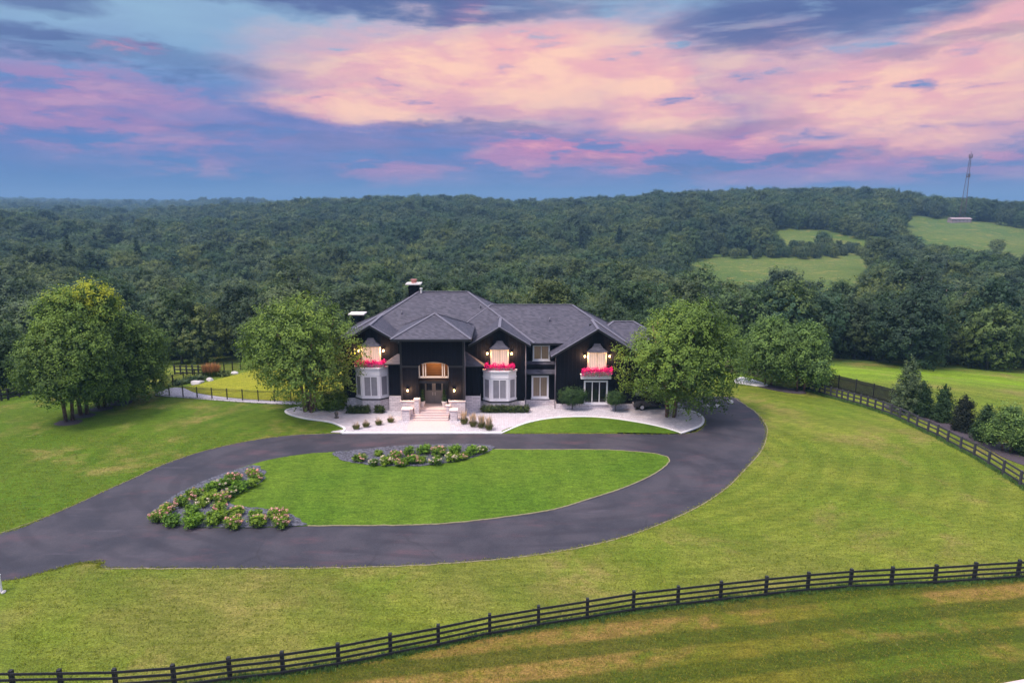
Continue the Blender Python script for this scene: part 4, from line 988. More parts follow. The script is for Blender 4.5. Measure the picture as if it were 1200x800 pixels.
clump_tree('young_tree', at_ground(900, 451), 7.0, 8.6, .8, 208, 'farther pale green tree half behind the big tree right of the house', 4, 620, 30, 'leaf_small', nl=14, size=.2, tr=.1)
for (x, y, w) in ((80, 495, 1.3), (97, 487, 1.2), (118, 479, 1.2), (140, 472, 1.4)):
    p = gr(x, y); pts = [(p[0] + w * math.cos(a) * random.uniform(.85, 1.1), p[1] + w * .8 * math.sin(a)) for a in np.linspace(0, 2 * math.pi, 14, endpoint=False)]
    sheet('mulch_ring', pts, M['bark_mulch'], .02)
# evergreens along the right fence
def cone_tree(x, y, w, h, seed, label, mat='leaf_ever', tonef=None, blunt=.42, n=420):
    g = np.random.default_rng(seed); lob = []
    for i in range(9):
        t = i / 8; r = w / 2 * (1 - t) ** blunt * .8 + .15
        lob.append((0, 0, .25 + t * (h - .6), r * .8, r * .8, h * .12))
        for q in range(3): a = i * 1.3 + q * 2.1; lob.append((math.cos(a) * r * .55, math.sin(a) * r * .55, .35 + t * (h - .8), r * .5, r * .5, h * .10))
    leafy('evergreen', at_ground(x, y), lob, n, 26, .26, .13, seed, M[mat], label, 'evergreen', (.09, h * .5), tonef=tonef, core=.35)
cone_tree(1062, 483.5, 4.3, 5.8, 301, 'tall grey-green spruce standing behind the right rail fence', mat='leaf_spruce', tonef=lambda c, t, g: t * .9, n=520)
cone_tree(1078, 486.5, 2.9, 3.7, 302, 'dark cone-shaped evergreen in front of the tall spruce', tonef=lambda c, t, g: t * .3, blunt=.35)
cone_tree(1103, 493, 2.2, 3.9, 303, 'narrow dark green evergreen second from the tall spruce', tonef=lambda c, t, g: t * .35)
cone_tree(1127, 504, 2.3, 3.6, 304, 'rounded dark purple-green bush in the row behind the right fence', mat='leaf_purple', tonef=lambda c, t, g: t * .3, blunt=.3)
cone_tree(1153, 516, 2.5, 3.5, 305, 'dark evergreen half hidden by the light feathery shrub', tonef=lambda c, t, g: t * .35, blunt=.4)
clump_tree('feathery_shrub', at_ground(1181, 529), 3.2, 4.4, .5, 306, 'light yellow-green feathery shrub at the right edge behind the fence', 3, 300, 26, 'leaf_small', tonef=lambda c, t, g: t * .6 + .5 * (g.uniform(0, 1, len(t)) < .4), nl=10, cat='shrub', size=.15, tr=.06)
cone_tree(1206, 533, 2.4, 3.6, 307, 'green bushy evergreen cut by the right edge of view', tonef=lambda c, t, g: t * .6, blunt=.3)
clump_tree('spruce', at_ground(8, 462), 5.5, 8.5, .5, 308, 'very dark tree at the left edge behind the rail fence', 1, 500, 30, 'leaf_wood', nl=14, size=.22)
# orange grasses and shrubs beyond the pool fence
for i, (x, y) in enumerate([(242, 441.5), (248, 441.5), (254, 441)]):
    tuft(at_ground(x, y), .9, 1.0, 70 + i, ['left', 'middle', 'right'][i] + ' clump of the orange feathery grasses before the dark wood', True, 'orange grasses beyond the pool lawn', 'leaf_hedge', 'plume_orange', 1.5, 5)
def rock(x, y, s, label, seed, g_='boulders'):
    bm = bmesh.new(); bmesh.ops.create_icosphere(bm, subdivisions=3, radius=1); g = np.random.default_rng(seed); D = g.normal(size=(7, 3)); D /= np.linalg.norm(D, axis=1, keepdims=True)
    for v in bm.verts:
        n = np.array(v.co); cut = min(1.0, min(g_c / max(1e-3, float(n @ d)) if n @ d > 0 else 9 for d, g_c in zip(D, [.8, .75, .85, .7, .8, .9, .78]))); v.co = Vector(n * cut); v.co.x *= s * 1.4; v.co.y *= s; v.co.z = v.co.z * s * .75 + s * .3
    me = bpy.data.meshes.new('boulder'); bm.to_mesh(me); bm.free(); me.materials.append(M['rock']); o = bpy.data.objects.new('boulder', me); o.location = at_ground(x, y); o.rotation_euler.z = seed
    link(o); tag(o, label, 'boulder', g_)
for i, (x, y, s, l) in enumerate([(229, 450.5, .5, 'largest pale boulder edging the yellow pool lawn'), (235, 448.5, .35, 'small pale boulder just right of the largest one by the pool lawn'), (246, 446.5, .45, 'pale boulder below the orange grasses'), (275, 438.5, .4, 'far pale boulder at the top of the yellow pool lawn')]): rock(x, y, s, l, i, 'boulders round the pool lawn')
for i, (x, y, s, l) in enumerate([(796, 477.5, .42, 'pale boulder just right of the birch trunks'), (827, 477, .3, 'pale flat stone in the middle of the parking edge'), (840, 477, .3, 'pale stone right of the middle one at the parking edge'), (856, 472, .34, 'pale boulder at the right end of the parking edge')]): rock(x, y, s, l, i + 5, 'stones along the parking court')
for i, (x, y, s) in enumerate([(207, 451, .7), (217, 449, .6), (224, 447, .7), (234, 445, .7), (262, 441, .8)]):
    leafy('shrub', at_ground(x, y), [(0, 0, .4 * s, s, s, .5 * s), (.4, .1, .35 * s, .6 * s, .6 * s, .4 * s)], 60, 16, .2, .13, 80 + i, M['leaf_wood'], f'low dark shrub beside the pool fence, {ordinal(i, 0)} from the left', 'shrub', group='shrubs beside the pool fence')
# white marker post at left edge
root = empty('marker_post', at_ground(.8, 693), label='white wooden post at the left edge beside the drive', cat='post')
mb = MB(); mb.box(-.07, .07, -.07, .07, -.05, 1.0); mb.box(-.09, .09, -.09, .09, 1.0, 1.04); mb.build('shaft', M['white'], root)
rock(4.5, 694, .12, 'small pale stone at the foot of the white post', 33, None)

# parked cars glimpsed behind the tree right of the house
def car(loc, rz, paint, label):
    root = empty('parked_car', loc, rz, label=label, cat='car'); mb = MB()
    prof = [(-2.3, .35), (-2.35, .75), (-2.1, 1.0), (-1.1, 1.08), (-.55, 1.55), (1.3, 1.62), (2.05, 1.1), (2.3, 1.0), (2.32, .4)]
    for s0, s1 in (((-.9), .9),):
        n = len(prof); A = [(x, -.9 if z < 1.15 else -.72, z) for x, z in prof]; B = [(x, .9 if z < 1.15 else .72, z) for x, z in prof]
        mb.poly(A); mb.poly(B[::-1])
        for i in range(n): j = (i + 1) % n; mb.poly([A[j], A[i], B[i], B[j]])
    mb.build('body', paint, root, bevel=.05)
    g_ = MB(); sx = [(-1.02, 1.12), (-.55, 1.5), (1.25, 1.56), (1.8, 1.14)]
    for sgn in (-1, 1):
        q = [(x, sgn * (.915 if z < 1.2 else .745), z) for x, z in sx]; q2 = [(x, sgn * (.88 if z < 1.2 else .71), z) for x, z in sx]
        g_.poly(q if sgn < 0 else q[::-1])
        for i in range(4): j = (i + 1) % 4; g_.poly([q[i], q[j], q2[j], q2[i]])
    g_.poly([(-1.12, -.7, 1.1), (-1.12, .7, 1.1), (-.6, .64, 1.53), (-.6, -.64, 1.53)]); g_.poly([(2.07, .7, 1.13), (2.07, -.7, 1.13), (1.38, -.64, 1.6), (1.38, .64, 1.6)])
    g_.build('windows', M['glass'], root)
    for wx in (-1.45, 1.45):
        for wy in (-.86, .86):
            w = MB(); pts = [(wx, wy - .11, .34), (wx, wy + .11, .34)]; w.tube(pts, .34, 18); wo = w.build('wheel', M['black'], root)
            r_ = MB(); r_.tube([(wx, wy - .12, .34), (wx, wy + .12, .34)], .2, 14); r_.build('rim', M['capstone'], wo)
    for wy in (-.6, .6):
        h_ = MB(); h_.box(-2.38, -2.3, wy - .18, wy + .18, .68, .82); h_.build('headlight', M['capstone'], root)
M['car_white'] = simple('white_car_paint', (.7, .7, .72), .25, .02, coat=.6); M['car_dark'] = simple('dark_car_paint', (.02, .022, .03), .25, .1, coat=.8)
p = gr(764, 470); car((p[0] - .2, p[1], .012), R(8), M['car_white'], 'white car parked by the garage, mostly hidden behind the tree')
p = gr(762, 477.5); car((p[0] + .3, p[1], .012), R(4), M['car_dark'], 'dark car parked nearest the right corner of the house')

# ------------------------------------------------------------------ tufts and taller grass
M['tuft_green'] = leaf('lawn_blades', [(.13, .19, .015), (.2, .22, .03)], (.45, .36, .12), .2)
M['tuft_dry'] = leaf('paddock_blades', [(.12, .14, .015), (.2, .2, .03)], (.40, .25, .09), .2)
M['tuft_lush'] = leaf('fence_line_blades', [(.07, .14, .04), (.08, .15, .045)], (.2, .24, .08), .2)
def blades_at(P, h, w, seed, per=5, rad=.05):
    g = np.random.default_rng(seed); n = len(P) * per
    b0 = np.repeat(P, per, 0) + np.concatenate([g.normal(size=(n, 2)) * rad, np.zeros((n, 1))], 1); a = g.uniform(0, 2 * math.pi, n)
    hh = np.repeat(h, per) * g.uniform(.6, 1.15, n); s = np.stack([np.cos(a), np.sin(a), np.zeros(n)], 1) * (w * g.uniform(.7, 1.3, n))[:, None]
    l = np.stack([g.normal(size=n) * .35, g.normal(size=n) * .35, np.ones(n)], 1) * hh[:, None]
    return np.stack([b0 - s, b0 + s, b0 + l * .75 + s * .7, b0 + l - s * .1], 1).reshape(-1, 3)
fx = np.array([p[0] for p in nfw]); fy = np.array([p[1] for p in nfw]); so_ = np.argsort(fx); fenceY = lambda x: np.interp(x, fx[so_], fy[so_])
g = np.random.default_rng(91); n = 90000
Y_ = 22 + 40 * g.uniform(0, 1, n) ** 1.6; X__ = g.uniform(-.82, .82, n) * Y_
DP = [proj(p[0], p[1], 0) for p in DRV[::3]]; qx, qy = proj(X__, Y_, 0); ok = ~inside_(qx, qy, DP) & ~inside_(qx, qy, isl)
X__, Y_ = X__[ok], Y_[ok]; ok2 = Y_ > fenceY(X__) + .1
ton = np.clip(g.normal(size=len(X__)) * .35 + .6 + .8 * (g.uniform(0, 1, len(X__)) < .06), 0, 2)
for sel, nm, mt, lab in ((ok2, 'lawn_grass', 'tuft_green', 'short mown grass of the lawn between drive and fence'), (~ok2, 'field_grass', 'tuft_dry', 'dry mown grass of the field in front of the fence')):
    P_ = np.stack([X__[sel], Y_[sel], np.full(sel.sum(), .005)], 1)
    v = blades_at(P_, g.uniform(.03, .085, len(P_)), .012, 92, 4, .05); o = leaf_obj(nm, v, np.repeat(ton[sel], 4), M[mt]); tag(o, lab, 'grass', kind='stuff')
u = g.uniform(0, 1, 9000); xs_ = fx.min() + u * (min(fx.max(), 45) - fx.min()); P_ = np.stack([xs_, fenceY(xs_) + g.normal(size=9000) * .16, np.full(9000, .005)], 1)
v = blades_at(P_, g.uniform(.08, .30, 9000) * (.5 + .5 * np.sin(xs_ * .9) ** 2), .014, 93, 5, .05); o = leaf_obj('fence_line_grass', v, np.repeat(g.uniform(.2, 1.1, 9000), 5), M['tuft_lush']); tag(o, 'taller blue-green grass left standing under the near fence', 'grass', kind='stuff')
RFW = G(RF); k_ = g.integers(0, len(RFW) - 1, 7000); t_ = g.uniform(0, 1, 7000)[:, None]; A_ = np.array(RFW); P_ = A_[k_] * (1 - t_) + A_[k_ + 1] * t_ + g.normal(size=(7000, 2)) * .15
P_ = np.concatenate([P_, hgt(P_[:, 0], P_[:, 1])[:, None]], 1); v = blades_at(P_, g.uniform(.08, .28, 7000), .016, 94, 4, .06); o = leaf_obj('fence_line_grass', v, np.repeat(g.uniform(.2, 1.1, 7000), 4), M['tuft_lush']); tag(o, 'taller grass left standing under the right rail fence', 'grass', kind='stuff')
P_ = np.array([p for p in DRV if p[1] < 73]); P_ = np.repeat(P_, 7, 0) + g.normal(size=(len(P_) * 7, 2)) * .10; ww = np.hypot(P_[:, 0], P_[:, 1]) < 72; P_ = P_[ww]; P_ = np.concatenate([P_, np.full((len(P_), 1), .01)], 1)
v = blades_at(P_, g.uniform(.03, .10, len(P_)), .014, 95, 4, .05); o = leaf_obj('verge_grass', v, np.repeat(g.uniform(.2, 1.2, len(P_)), 4), M['tuft_green']); tag(o, 'ragged grass along the outer rim of the drive', 'grass', kind='stuff')

# ------------------------------------------------------------------ woodland
def wood_variant(i):
    g = np.random.default_rng(500 + i); w = [1.0, .9, 1.1, .95, 1.05, .8][i] * 9; h = [12.5, 13.5, 12, 13, 11.5, 14][i]; w *= 1.3
    lob = make_lobes(w, h - .5, .5, 15, 500 + i, .55, (.19, .30)); 
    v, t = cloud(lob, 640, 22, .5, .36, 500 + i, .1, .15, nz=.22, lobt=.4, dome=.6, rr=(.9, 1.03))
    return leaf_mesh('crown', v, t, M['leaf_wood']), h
def conifer_variant():
    lob = []
    for i in range(12):
        t = i / 11; r = 2.6 * (1 - t) ** .8 + .2
        for q in range(3): a = i * 1.3 + q * 2.1; lob.append((math.cos(a) * r * .5, math.sin(a) * r * .5, .8 + t * 14, r * .6, r * .6, .9))
    v, t = cloud(lob, 420, 12, .6, .38, 590, .3, .3); return leaf_mesh('crown', v, t * .4, M['leaf_wood'])
VAR = [wood_variant(i) for i in range(6)]; CON = conifer_variant()
tm = MB(); tm.tube([(0, 0, -.6), (.1, 0, 3), (0, .1, 7), (.1, .1, 10)], [.28, .22, .15, .06], 7)
for q in range(5): a = q * 1.26; tm.tube([(.05, .05, 3.2 + q), (math.cos(a) * 1.6, math.sin(a) * 1.6, 5 + q), (math.cos(a) * 2.6, math.sin(a) * 2.6, 7 + q)], [.12, .08, .03], 5)
TRM = tm.me('trunk', M['bark_grey'], True)
CLR = [[(806, 320), (826, 305), (862, 299), (912, 302), (960, 311), (1000, 322), (1036, 334), (1000, 337), (930, 332), (860, 330), (806, 330)],
       [(908, 270), (955, 270), (1008, 281), (1055, 289), (1040, 292), (1000, 289), (950, 285), (912, 283)],
       [(1066, 256), (1110, 257), (1150, 261), (1215, 273), (1215, 304), (1165, 292), (1110, 286), (1072, 277), (1060, 266)]]
pts = []
def ring(r0, r1, sp, a0, a1, sc_, vr=1.0):
    r = r0
    while r < r1:
        s = sp; n = int((a1 - a0) * r / s)
        for k in range(n):
            a = a0 + (k + random.random()) * (a1 - a0) / n; q = r + random.uniform(-.5, .5) * s
            pts.append((q * math.sin(a), q * math.cos(a), sc_ * (1 + vr * (random.choice((.72, .85, .95, 1.0, 1.1, 1.22)) - 1)) * random.uniform(.95, 1.05)))
        r += s * .9
A = R(43)
ring(110, 185, 7.8, -A, A, 1.02, .4); ring(185, 560, 11.5, -A, A, 1.3); ring(560, 1000, 14, -A, A, 1.45)
ring(1000, 1800, 19, -A, R(-2), 1.7); ring(1000, 1400, 20, R(-2), A, 1.6); ring(1800, 6000, 34, -A, R(-8), 2.2)
PT = np.array(pts); PT = PT[PT[:, 1] > 112.5 + RNG.uniform(0, 3, len(PT))]
gz = hgt(PT[:, 0], PT[:, 1]); keep = np.ones(len(PT), bool)
for fz_ in (0, .25, .5, .75, .98):
    for dx in (-.8, 0, .8):
        px, py = proj(PT[:, 0] + dx * 4.5 * PT[:, 2], PT[:, 1], gz + 12.5 * np.minimum(PT[:, 2], .35 + .62 * PT[:, 2]) * fz_)
        if abs(dx) > .5 and fz_ > .9: continue
        for c in CLR: keep &= ~inside(px, py, c)
PT = PT[keep]
ex_t = []
for x in range(850, 1075, 5):
    for yy in (296, 301):
        if random.random() < .8: p_ = gr(x + random.uniform(-3, 3), yy + random.uniform(-2, 3)); ex_t.append((p_[0], p_[1], random.uniform(.42, .68)))
for x, y, s_ in ((963, 291, .9), (968, 293, .7), (1020, 293, .7), (1168, 296, .7), (930, 292, .5)): p_ = gr(x, y); ex_t.append((p_[0], p_[1], s_))
PT = np.concatenate([PT, np.array(ex_t)]); gz = hgt(PT[:, 0], PT[:, 1]); rad_ = np.hypot(PT[:, 0], PT[:, 1]); o_ = np.argsort(rad_); PT, gz, rad_ = PT[o_], gz[o_], rad_[o_]
px, py = proj(PT[:, 0], PT[:, 1], gz + 8)
# the nearest trees that show stand alone; the rest of the wood is one mass
blocked = ((px > 415) & (px < 740) & (rad_ < 128)) | (px < -30) | (px > 1230)
alone = np.zeros(len(PT), bool); cand = np.where(~blocked)[0][:290]; alone[cand] = True
zone = [(175, 'leafy woodland tree in the belt behind the left birch clump', 'woodland trees behind the left birches'), (420, 'full-crowned woodland tree in the belt beyond the pool fence', 'woodland trees beyond the pool fence'), (760, 'green woodland tree showing over the roof of the house', 'woodland trees behind the house'), (1300, 'full-crowned woodland tree lining the far edge of the bright field', 'woodland trees along the bright field')]
for i in cand:
    x, y, s = PT[i]; 
    for zx, lab, gp in zone:
        if px[i] < zx: break
    root = empty('woodland_tree', (x, y, gz[i]), random.uniform(0, 6.28), label=lab, cat='tree', group=gp); root.scale = (s, s, s * random.uniform(.92, 1.08))
    link(bpy.data.objects.new('crown', VAR[i % 6][0]), root); link(bpy.data.objects.new('trunk', TRM), root)
rest = ~alone; P2 = PT[rest]; g2 = gz[rest]; n = len(P2); r2 = rad_[rest]
lib = bpy.data.collections.new('woodland_crowns')
for i in range(6): lib.objects.link(bpy.data.objects.new(f'crown_kind_{i}', VAR[i][0]))
lib.objects.link(bpy.data.objects.new('crown_kind_6', CON))
vid = RNG.integers(0, 6, n); vid[(RNG.uniform(0, 1, n) < .012) & (r2 > 300)] = 6
me = bpy.data.meshes.new('woodland'); me.vertices.add(n); me.vertices.foreach_set('co', np.stack([P2[:, 0], P2[:, 1], g2], 1).astype(np.float32).ravel())
for nm, ty, dt in (('vid', 'INT', vid.astype(np.int32)), ('scl', 'FLOAT_VECTOR', np.stack([P2[:, 2], P2[:, 2], np.minimum(P2[:, 2], .35 + .62 * P2[:, 2])], 1).astype(np.float32).ravel()), ('rot', 'FLOAT', RNG.uniform(0, 6.28, n).astype(np.float32))):
    a = me.attributes.new(nm, ty, 'POINT'); a.data.foreach_set('vector' if ty == 'FLOAT_VECTOR' else 'value', dt)
me.update(); me.materials.append(M['leaf_wood']); wo = link(bpy.data.objects.new('woodland', me)); tag(wo, 'dense dark green forest covering the far hills', 'forest', kind='stuff')
ng = bpy.data.node_groups.new('woodland_scatter', 'GeometryNodeTree'); ng.interface.new_socket('Geometry', in_out='INPUT', socket_type='NodeSocketGeometry'); ng.interface.new_socket('Geometry', in_out='OUTPUT', socket_type='NodeSocketGeometry')
N_ = ng.nodes; gi = N_.new('NodeGroupInput'); go = N_.new('NodeGroupOutput'); ip = N_.new('GeometryNodeInstanceOnPoints'); ci = N_.new('GeometryNodeCollectionInfo'); ci.inputs['Collection'].default_value = lib
ci.inputs['Separate Children'].default_value = True; ci.inputs['Reset Children'].default_value = True; ip.inputs['Pick Instance'].default_value = True
def na_(nm, t): q = N_.new('GeometryNodeInputNamedAttribute'); q.data_type = t; q.inputs['Name'].default_value = nm; return [o for o in q.outputs if o.enabled][0]
cx = N_.new('ShaderNodeCombineXYZ'); ng.links.new(na_('rot', 'FLOAT'), cx.inputs[2])
ng.links.new(gi.outputs[0], ip.inputs['Points']); ng.links.new(ci.outputs[0], ip.inputs['Instance']); ng.links.new(na_('vid', 'INT'), ip.inputs['Instance Index']); ng.links.new(na_('scl', 'FLOAT_VECTOR'), ip.inputs['Scale']); ng.links.new(cx.outputs[0], ip.inputs['Rotation']); ng.links.new(ip.outputs[0], go.inputs[0])
md = wo.modifiers.new('scatter', 'NODES'); md.node_group = ng
print('TREES', len(PT), 'alone', len(cand), 'r', rad_[cand].max())
# radio mast and hut on the hill
bx, by_ = gr(1128, 258); bz = hz(bx, by_); sc_m = math.hypot(bx, by_) / 815
root = empty('radio_mast', (bx, by_, bz), label='tall lattice radio mast standing on the far hill at right', cat='mast'); HM = 66 * sc_m; mb = MB(); W = HM * .05
legs = [Vector((math.cos(a), math.sin(a), 0)) for a in (.5, 2.6, 4.7)]
for d in legs:
    l = MB(); l.tube([d * W, d * W * .22 + Vector((0 * W, 0, HM * .9))], [HM * .0042, HM * .003], 6); l.build('leg', M['steel'], root)
for k in range(18):
    t0, t1 = k / 18 * .9, (k + 1) / 18 * .9; w0, w1 = W * (1 - .78 * t0 / .9), W * (1 - .78 * t1 / .9)
    for i in range(3):
        a, b_ = legs[i], legs[(i + 1) % 3]; mb.bar(a * w0 + Vector((0 * W * t0 / .9, 0, HM * t0)), b_ * w1 + Vector((0 * W * t1 / .9, 0, HM * t1)), HM * .0018, HM * .0018)
        mb.bar(a * w1 + Vector((0 * W * t1 / .9, 0, HM * t1)), b_ * w1 + Vector((0 * W * t1 / .9, 0, HM * t1)), HM * .0018, HM * .0018)
mb.build('bracing', M['steel'], root)
for zz in (.62, .9):
    l = MB(); l.lathe((0 * W * zz, 0, HM * zz), [(W * .42, 0), (W * .42, HM * .012)], 10); l.build('platform', M['steel'], root)
    for k in range(6):
        a = k * 1.05; q = MB(); q.box(-.25, .25, -.15, .15, 0, 3.0, M=Matrix.Translation((0 * W * zz + math.cos(a) * W * .45, math.sin(a) * W * .45, HM * zz))); q.build('antenna', M['steel'], root)
l = MB(); l.tube([(0 * W, 0, HM * .9), (0, 0, HM)], [.25, .12], 6); l.build('spire', M['steel'], root)
bx, by_ = gr(1124, 260.5); bz = hz(bx, by_)
root = empty('farm_shed', (bx, by_, bz + .4), label='long low reddish farm building at the foot of the mast', cat='building'); k = math.hypot(bx, by_) / 1000
mb = MB(); mb.box(-12 * k, 12 * k, -3, 3, -1, 3.2 * k); mb.build('wall', M['farm'], root)
mb = MB(); mb.poly([(-12.4 * k, -3.5, 3.2 * k), (12.4 * k, -3.5, 3.2 * k), (12.4 * k, 0, 5.2 * k), (-12.4 * k, 0, 5.2 * k)]); mb.poly([(12.4 * k, 3.5, 3.2 * k), (-12.4 * k, 3.5, 3.2 * k), (-12.4 * k, 0, 5.2 * k), (12.4 * k, 0, 5.2 * k)]); mb.poly([(-12.4 * k, -3.5, 3.2 * k), (-12.4 * k, 0, 5.2 * k), (-12.4 * k, 3.5, 3.2 * k)]); mb.poly([(12.4 * k, -3.5, 3.2 * k), (12.4 * k, 3.5, 3.2 * k), (12.4 * k, 0, 5.2 * k)]); mb.build('roof', M['farm'], root)
for q in range(5):
    mb = MB(); xx = (-9 + q * 4.5) * k; mb.box(xx - .9, xx + .9, -3.06, -2.99, .3 * k, 2.2 * k); mb.build('door', M['box'], root)

# ------------------------------------------------------------------ haze
hzb = MB(); hzb.box(-7000, 7000, -400, 7500, -95, 128); ho = hzb.build('haze', None or bpy.data.materials.new('haze_air'), kind='stuff', label='thin blue evening haze over the valley', cat='haze')
hm = ho.data.materials[0]; hm.use_nodes = True; hn = hm.node_tree; hn.nodes.clear(); out = hn.nodes.new('ShaderNodeOutputMaterial'); pv = hn.nodes.new('ShaderNodeVolumePrincipled')
pv.inputs['Color'].default_value = (.26, .46, .72, 1); pv.inputs['Density'].default_value = .00029; hn.links.new(pv.outputs[0], out.inputs['Volume'])
HAZE = True
if not HAZE: bpy.data.objects.remove(ho)

# ------------------------------------------------------------------ sky and light
SUN_EL, SUN_AZ = 60, -35                      # degrees; azimuth from +Y, the light comes from behind the camera at left
w = bpy.data.worlds.new('World'); sc.world = w; w.use_nodes = True; T = NT(w.node_tree); bg = w.node_tree.nodes['Background']
tc = T.node('ShaderNodeTexCoord'); D = tc.outputs['Generated']; dx, dy, dz = T.sep(D)
az = T.m('MULTIPLY', T.m('ARCTAN2', dx, dy), 180 / math.pi)
el = T.m('MULTIPLY', T.m('ARCSINE', dz), 180 / math.pi)
def AE(x, y):
    d = ray(x, y); d = d / np.linalg.norm(d); return math.degrees(math.atan2(d[0], d[1])), math.degrees(math.asin(d[2]))
q = T.comb(T.m('MULTIPLY', az, .045), T.m('MULTIPLY', el, .16), 0)
wx = T.m('SUBTRACT', T.noise(q, 1.6, 6, .62), .5); wy = T.m('SUBTRACT', T.noise(T.vm('ADD', q, (7.3, 2.1, 4)), 1.9, 6, .63), .5)
azw = T.m('ADD', az, T.m('MULTIPLY', wx, 16)); elw = T.m('ADD', el, T.m('MULTIPLY', wy, 5.0))
def field(L):
    tot = None
    for (x, y, rx, ry, wt) in L:
        a, e = AE(x, y); ra = rx / 800 * 57.3 * .82; re = ry / 800 * 57.3
        u = T.m('DIVIDE', T.m('SUBTRACT', azw, a), ra); v = T.m('DIVIDE', T.m('SUBTRACT', elw, e), re)
        d2 = T.m('ADD', T.m('MULTIPLY', u, u), T.m('MULTIPLY', v, v))
        f = T.ss(d2, 1.5, .0, 0, wt); tot = f if tot is None else T.m('MAXIMUM', tot, f)
    return tot
fine = T.noise(T.comb(T.m('MULTIPLY', az, .06), T.m('MULTIPLY', el, .26), 1), 2.0, 6, .6, .25)
fine2 = T.noise(T.comb(T.m('MULTIPLY', az, .045), T.m('MULTIPLY', el, .36), 5), 2.0, 6, .6, .3)
Bf = field([(600, 85, 330, 62, 1), (440, 122, 170, 26, 1), (760, 108, 110, 48, 1), (1060, 112, 210, 60, 1), (1165, 25, 95, 32, .9), (900, 85, 130, 50, .7), (560, 45, 260, 22, .6)])
Pf = field([(700, 178, 190, 26, 1), (1010, 168, 240, 34, 1), (850, 160, 160, 22, .9), (600, 192, 110, 18, .8), (470, 200, 60, 20, .6), (70, 105, 170, 30, .42), (70, 150, 150, 18, .45), (220, 170, 120, 18, .3), (250, 200, 70, 14, .4), (550, 8, 40, 10, .8), (150, 58, 60, 8, .8), (1000, 210, 260, 14, .45)])
Lf = field([(250, 145, 440, 50, .7), (650, 150, 560, 70, .9), (1040, 150, 300, 90, .8), (850, 90, 400, 80, .5), (450, 200, 260, 22, .5), (640, 212, 330, 14, .4)])
Df = field([(940, 18, 190, 30, 1), (430, 2, 330, 16, 1), (110, 58, 220, 13, .9), (40, 2, 90, 12, .8), (560, 152, 150, 7, .7), (850, 142, 130, 10, .35), (860, 190, 220, 8, .5), (400, 165, 220, 10, .3), (1120, 50, 120, 8, .4)])
def bl(c): return tuple(((v / 255) / 12.92 if v / 255 <= .04045 else ((v / 255 + .055) / 1.055) ** 2.4) for v in c)
base = T.mix(T.ss(el, 0, 6), bl((60, 112, 172)), bl((84, 124, 190)))
base = T.mix(T.ss(el, 6, 13), base, bl((142, 178, 208)))
base = T.mix(T.ss(T.m('ADD', T.m('MULTIPLY', fine, 1.0), 0), .35, .65, 0, .25), base, bl((120, 140, 190)))
vb = T.node('ShaderNodeTexVoronoi', feature='SMOOTH_F1'); vb.inputs['Smoothness'].default_value = .35; T.put(vb.inputs['Vector'], T.comb(T.m('MULTIPLY', azw, .16), T.m('MULTIPLY', elw, .46), 0)); vb.inputs['Scale'].default_value = 1.6; vb.inputs['Detail'].default_value = 2; vb.inputs['Roughness'].default_value = .6
bil = T.m('MULTIPLY', T.m('SUBTRACT', .82, vb.outputs['Distance']), .14)
lav = T.m('MULTIPLY', Lf, T.ss(fine2, .30, .55))
c = T.mix(T.m('MULTIPLY', lav, .75), base, T.mix(T.ss(fine, .3, .7), bl((116, 116, 176)), bl((170, 138, 186))))
pm_ = T.m('MULTIPLY', Pf, T.ss(T.m('ADD', bil, T.m('ADD', T.m('MULTIPLY', fine, .6), T.m('MULTIPLY', fine2, .4))), .40, .49))
c = T.mix(pm_, c, T.mix(T.ss(T.m('ADD', fine, T.m('MULTIPLY', bil, 1.4)), .48, .66), bl((200, 130, 172)), bl((246, 166, 176))))
bm_ = T.m('MULTIPLY', Bf, T.ss(T.m('ADD', bil, T.m('ADD', T.m('MULTIPLY', fine, .65), T.m('MULTIPLY', fine2, .45))), .30, .46))
c = T.mix(bm_, c, T.mix(T.ss(T.m('ADD', fine, T.m('ADD', T.m('MULTIPLY', bm_, .10), T.m('MULTIPLY', bil, 1.6))), .42, .70), bl((238, 176, 182)), bl((255, 206, 182))))
c = T.mix(T.m('MULTIPLY', Df, T.ss(fine2, .38, .5, .5, .95)), c, T.mix(fine, bl((60, 88, 144)), bl((100, 112, 164))))
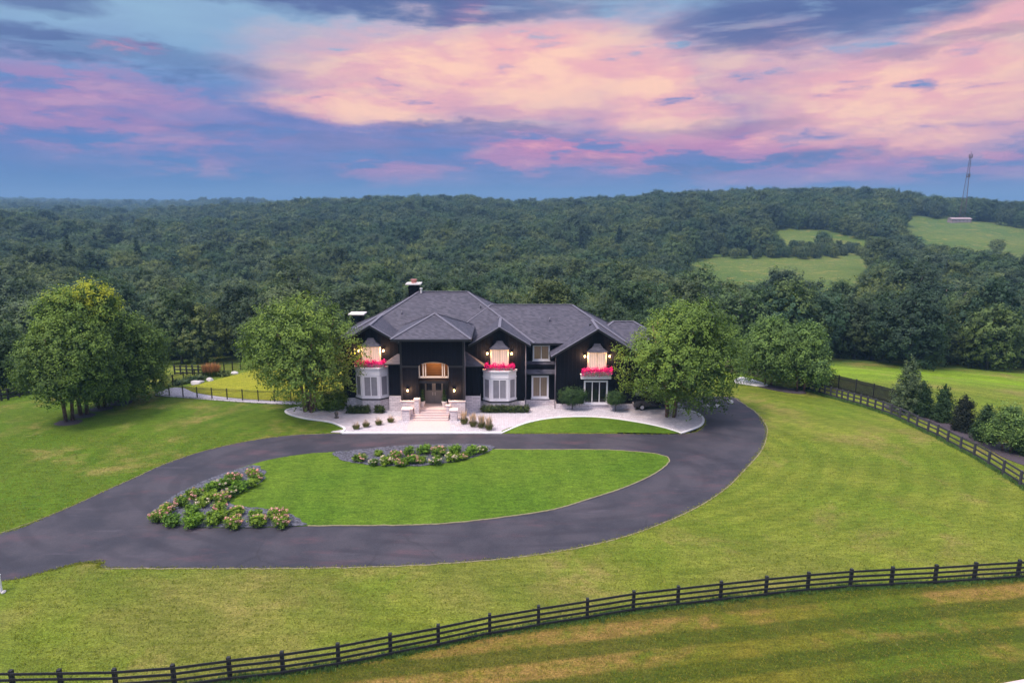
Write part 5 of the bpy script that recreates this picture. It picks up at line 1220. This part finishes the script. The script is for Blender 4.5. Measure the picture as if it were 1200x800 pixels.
c = T.mix(1.0, c, (.96, .94, .93), 'MULTIPLY')
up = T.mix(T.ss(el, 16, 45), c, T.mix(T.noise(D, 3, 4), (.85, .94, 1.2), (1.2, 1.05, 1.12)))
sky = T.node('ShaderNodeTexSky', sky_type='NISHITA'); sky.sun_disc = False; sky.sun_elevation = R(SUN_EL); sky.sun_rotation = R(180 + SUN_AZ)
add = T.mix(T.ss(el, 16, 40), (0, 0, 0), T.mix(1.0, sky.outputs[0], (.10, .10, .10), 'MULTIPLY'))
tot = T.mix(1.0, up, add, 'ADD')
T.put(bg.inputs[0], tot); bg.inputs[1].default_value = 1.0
s = bpy.data.lights.new('sun', 'SUN'); s.energy = 3.5; s.angle = R(12); s.color = (1, .88, .76)
so = link(bpy.data.objects.new('sun', s))
d = Vector((math.sin(R(SUN_AZ)) * -1 * 1, 0, 0))
sd = Vector((math.sin(R(180 + SUN_AZ)) * -1 * math.cos(R(SUN_EL)), math.cos(R(180 + SUN_AZ)) * math.cos(R(SUN_EL)), math.sin(R(SUN_EL))))
sd = Vector((-.80 * math.cos(R(SUN_EL)), -.60 * math.cos(R(SUN_EL)), math.sin(R(SUN_EL))))
so.rotation_euler = sd.to_track_quat('Z', 'Y').to_euler(); sky.sun_rotation = math.atan2(sd.x, sd.y)

sc.view_settings.view_transform = 'Standard'; sc.view_settings.look = 'None'; sc.view_settings.exposure = .22; sc.view_settings.gamma = 1; sc.view_settings.use_curve_mapping = False
sc.render.engine = 'CYCLES'; cy = sc.cycles
cy.use_denoising = True; cy.denoiser = 'OPENIMAGEDENOISE'; cy.max_bounces = 5; cy.diffuse_bounces = 2; cy.glossy_bounces = 2; cy.transmission_bounces = 3; cy.transparent_max_bounces = 4; cy.volume_bounces = 0
cy.use_adaptive_sampling = True; cy.adaptive_threshold = .02; cy.sample_clamp_indirect = 4; cy.caustics_reflective = False; cy.caustics_refractive = False
w.cycles.sampling_method = 'MANUAL'; w.cycles.sample_map_resolution = 512
sc.render.film_transparent = False
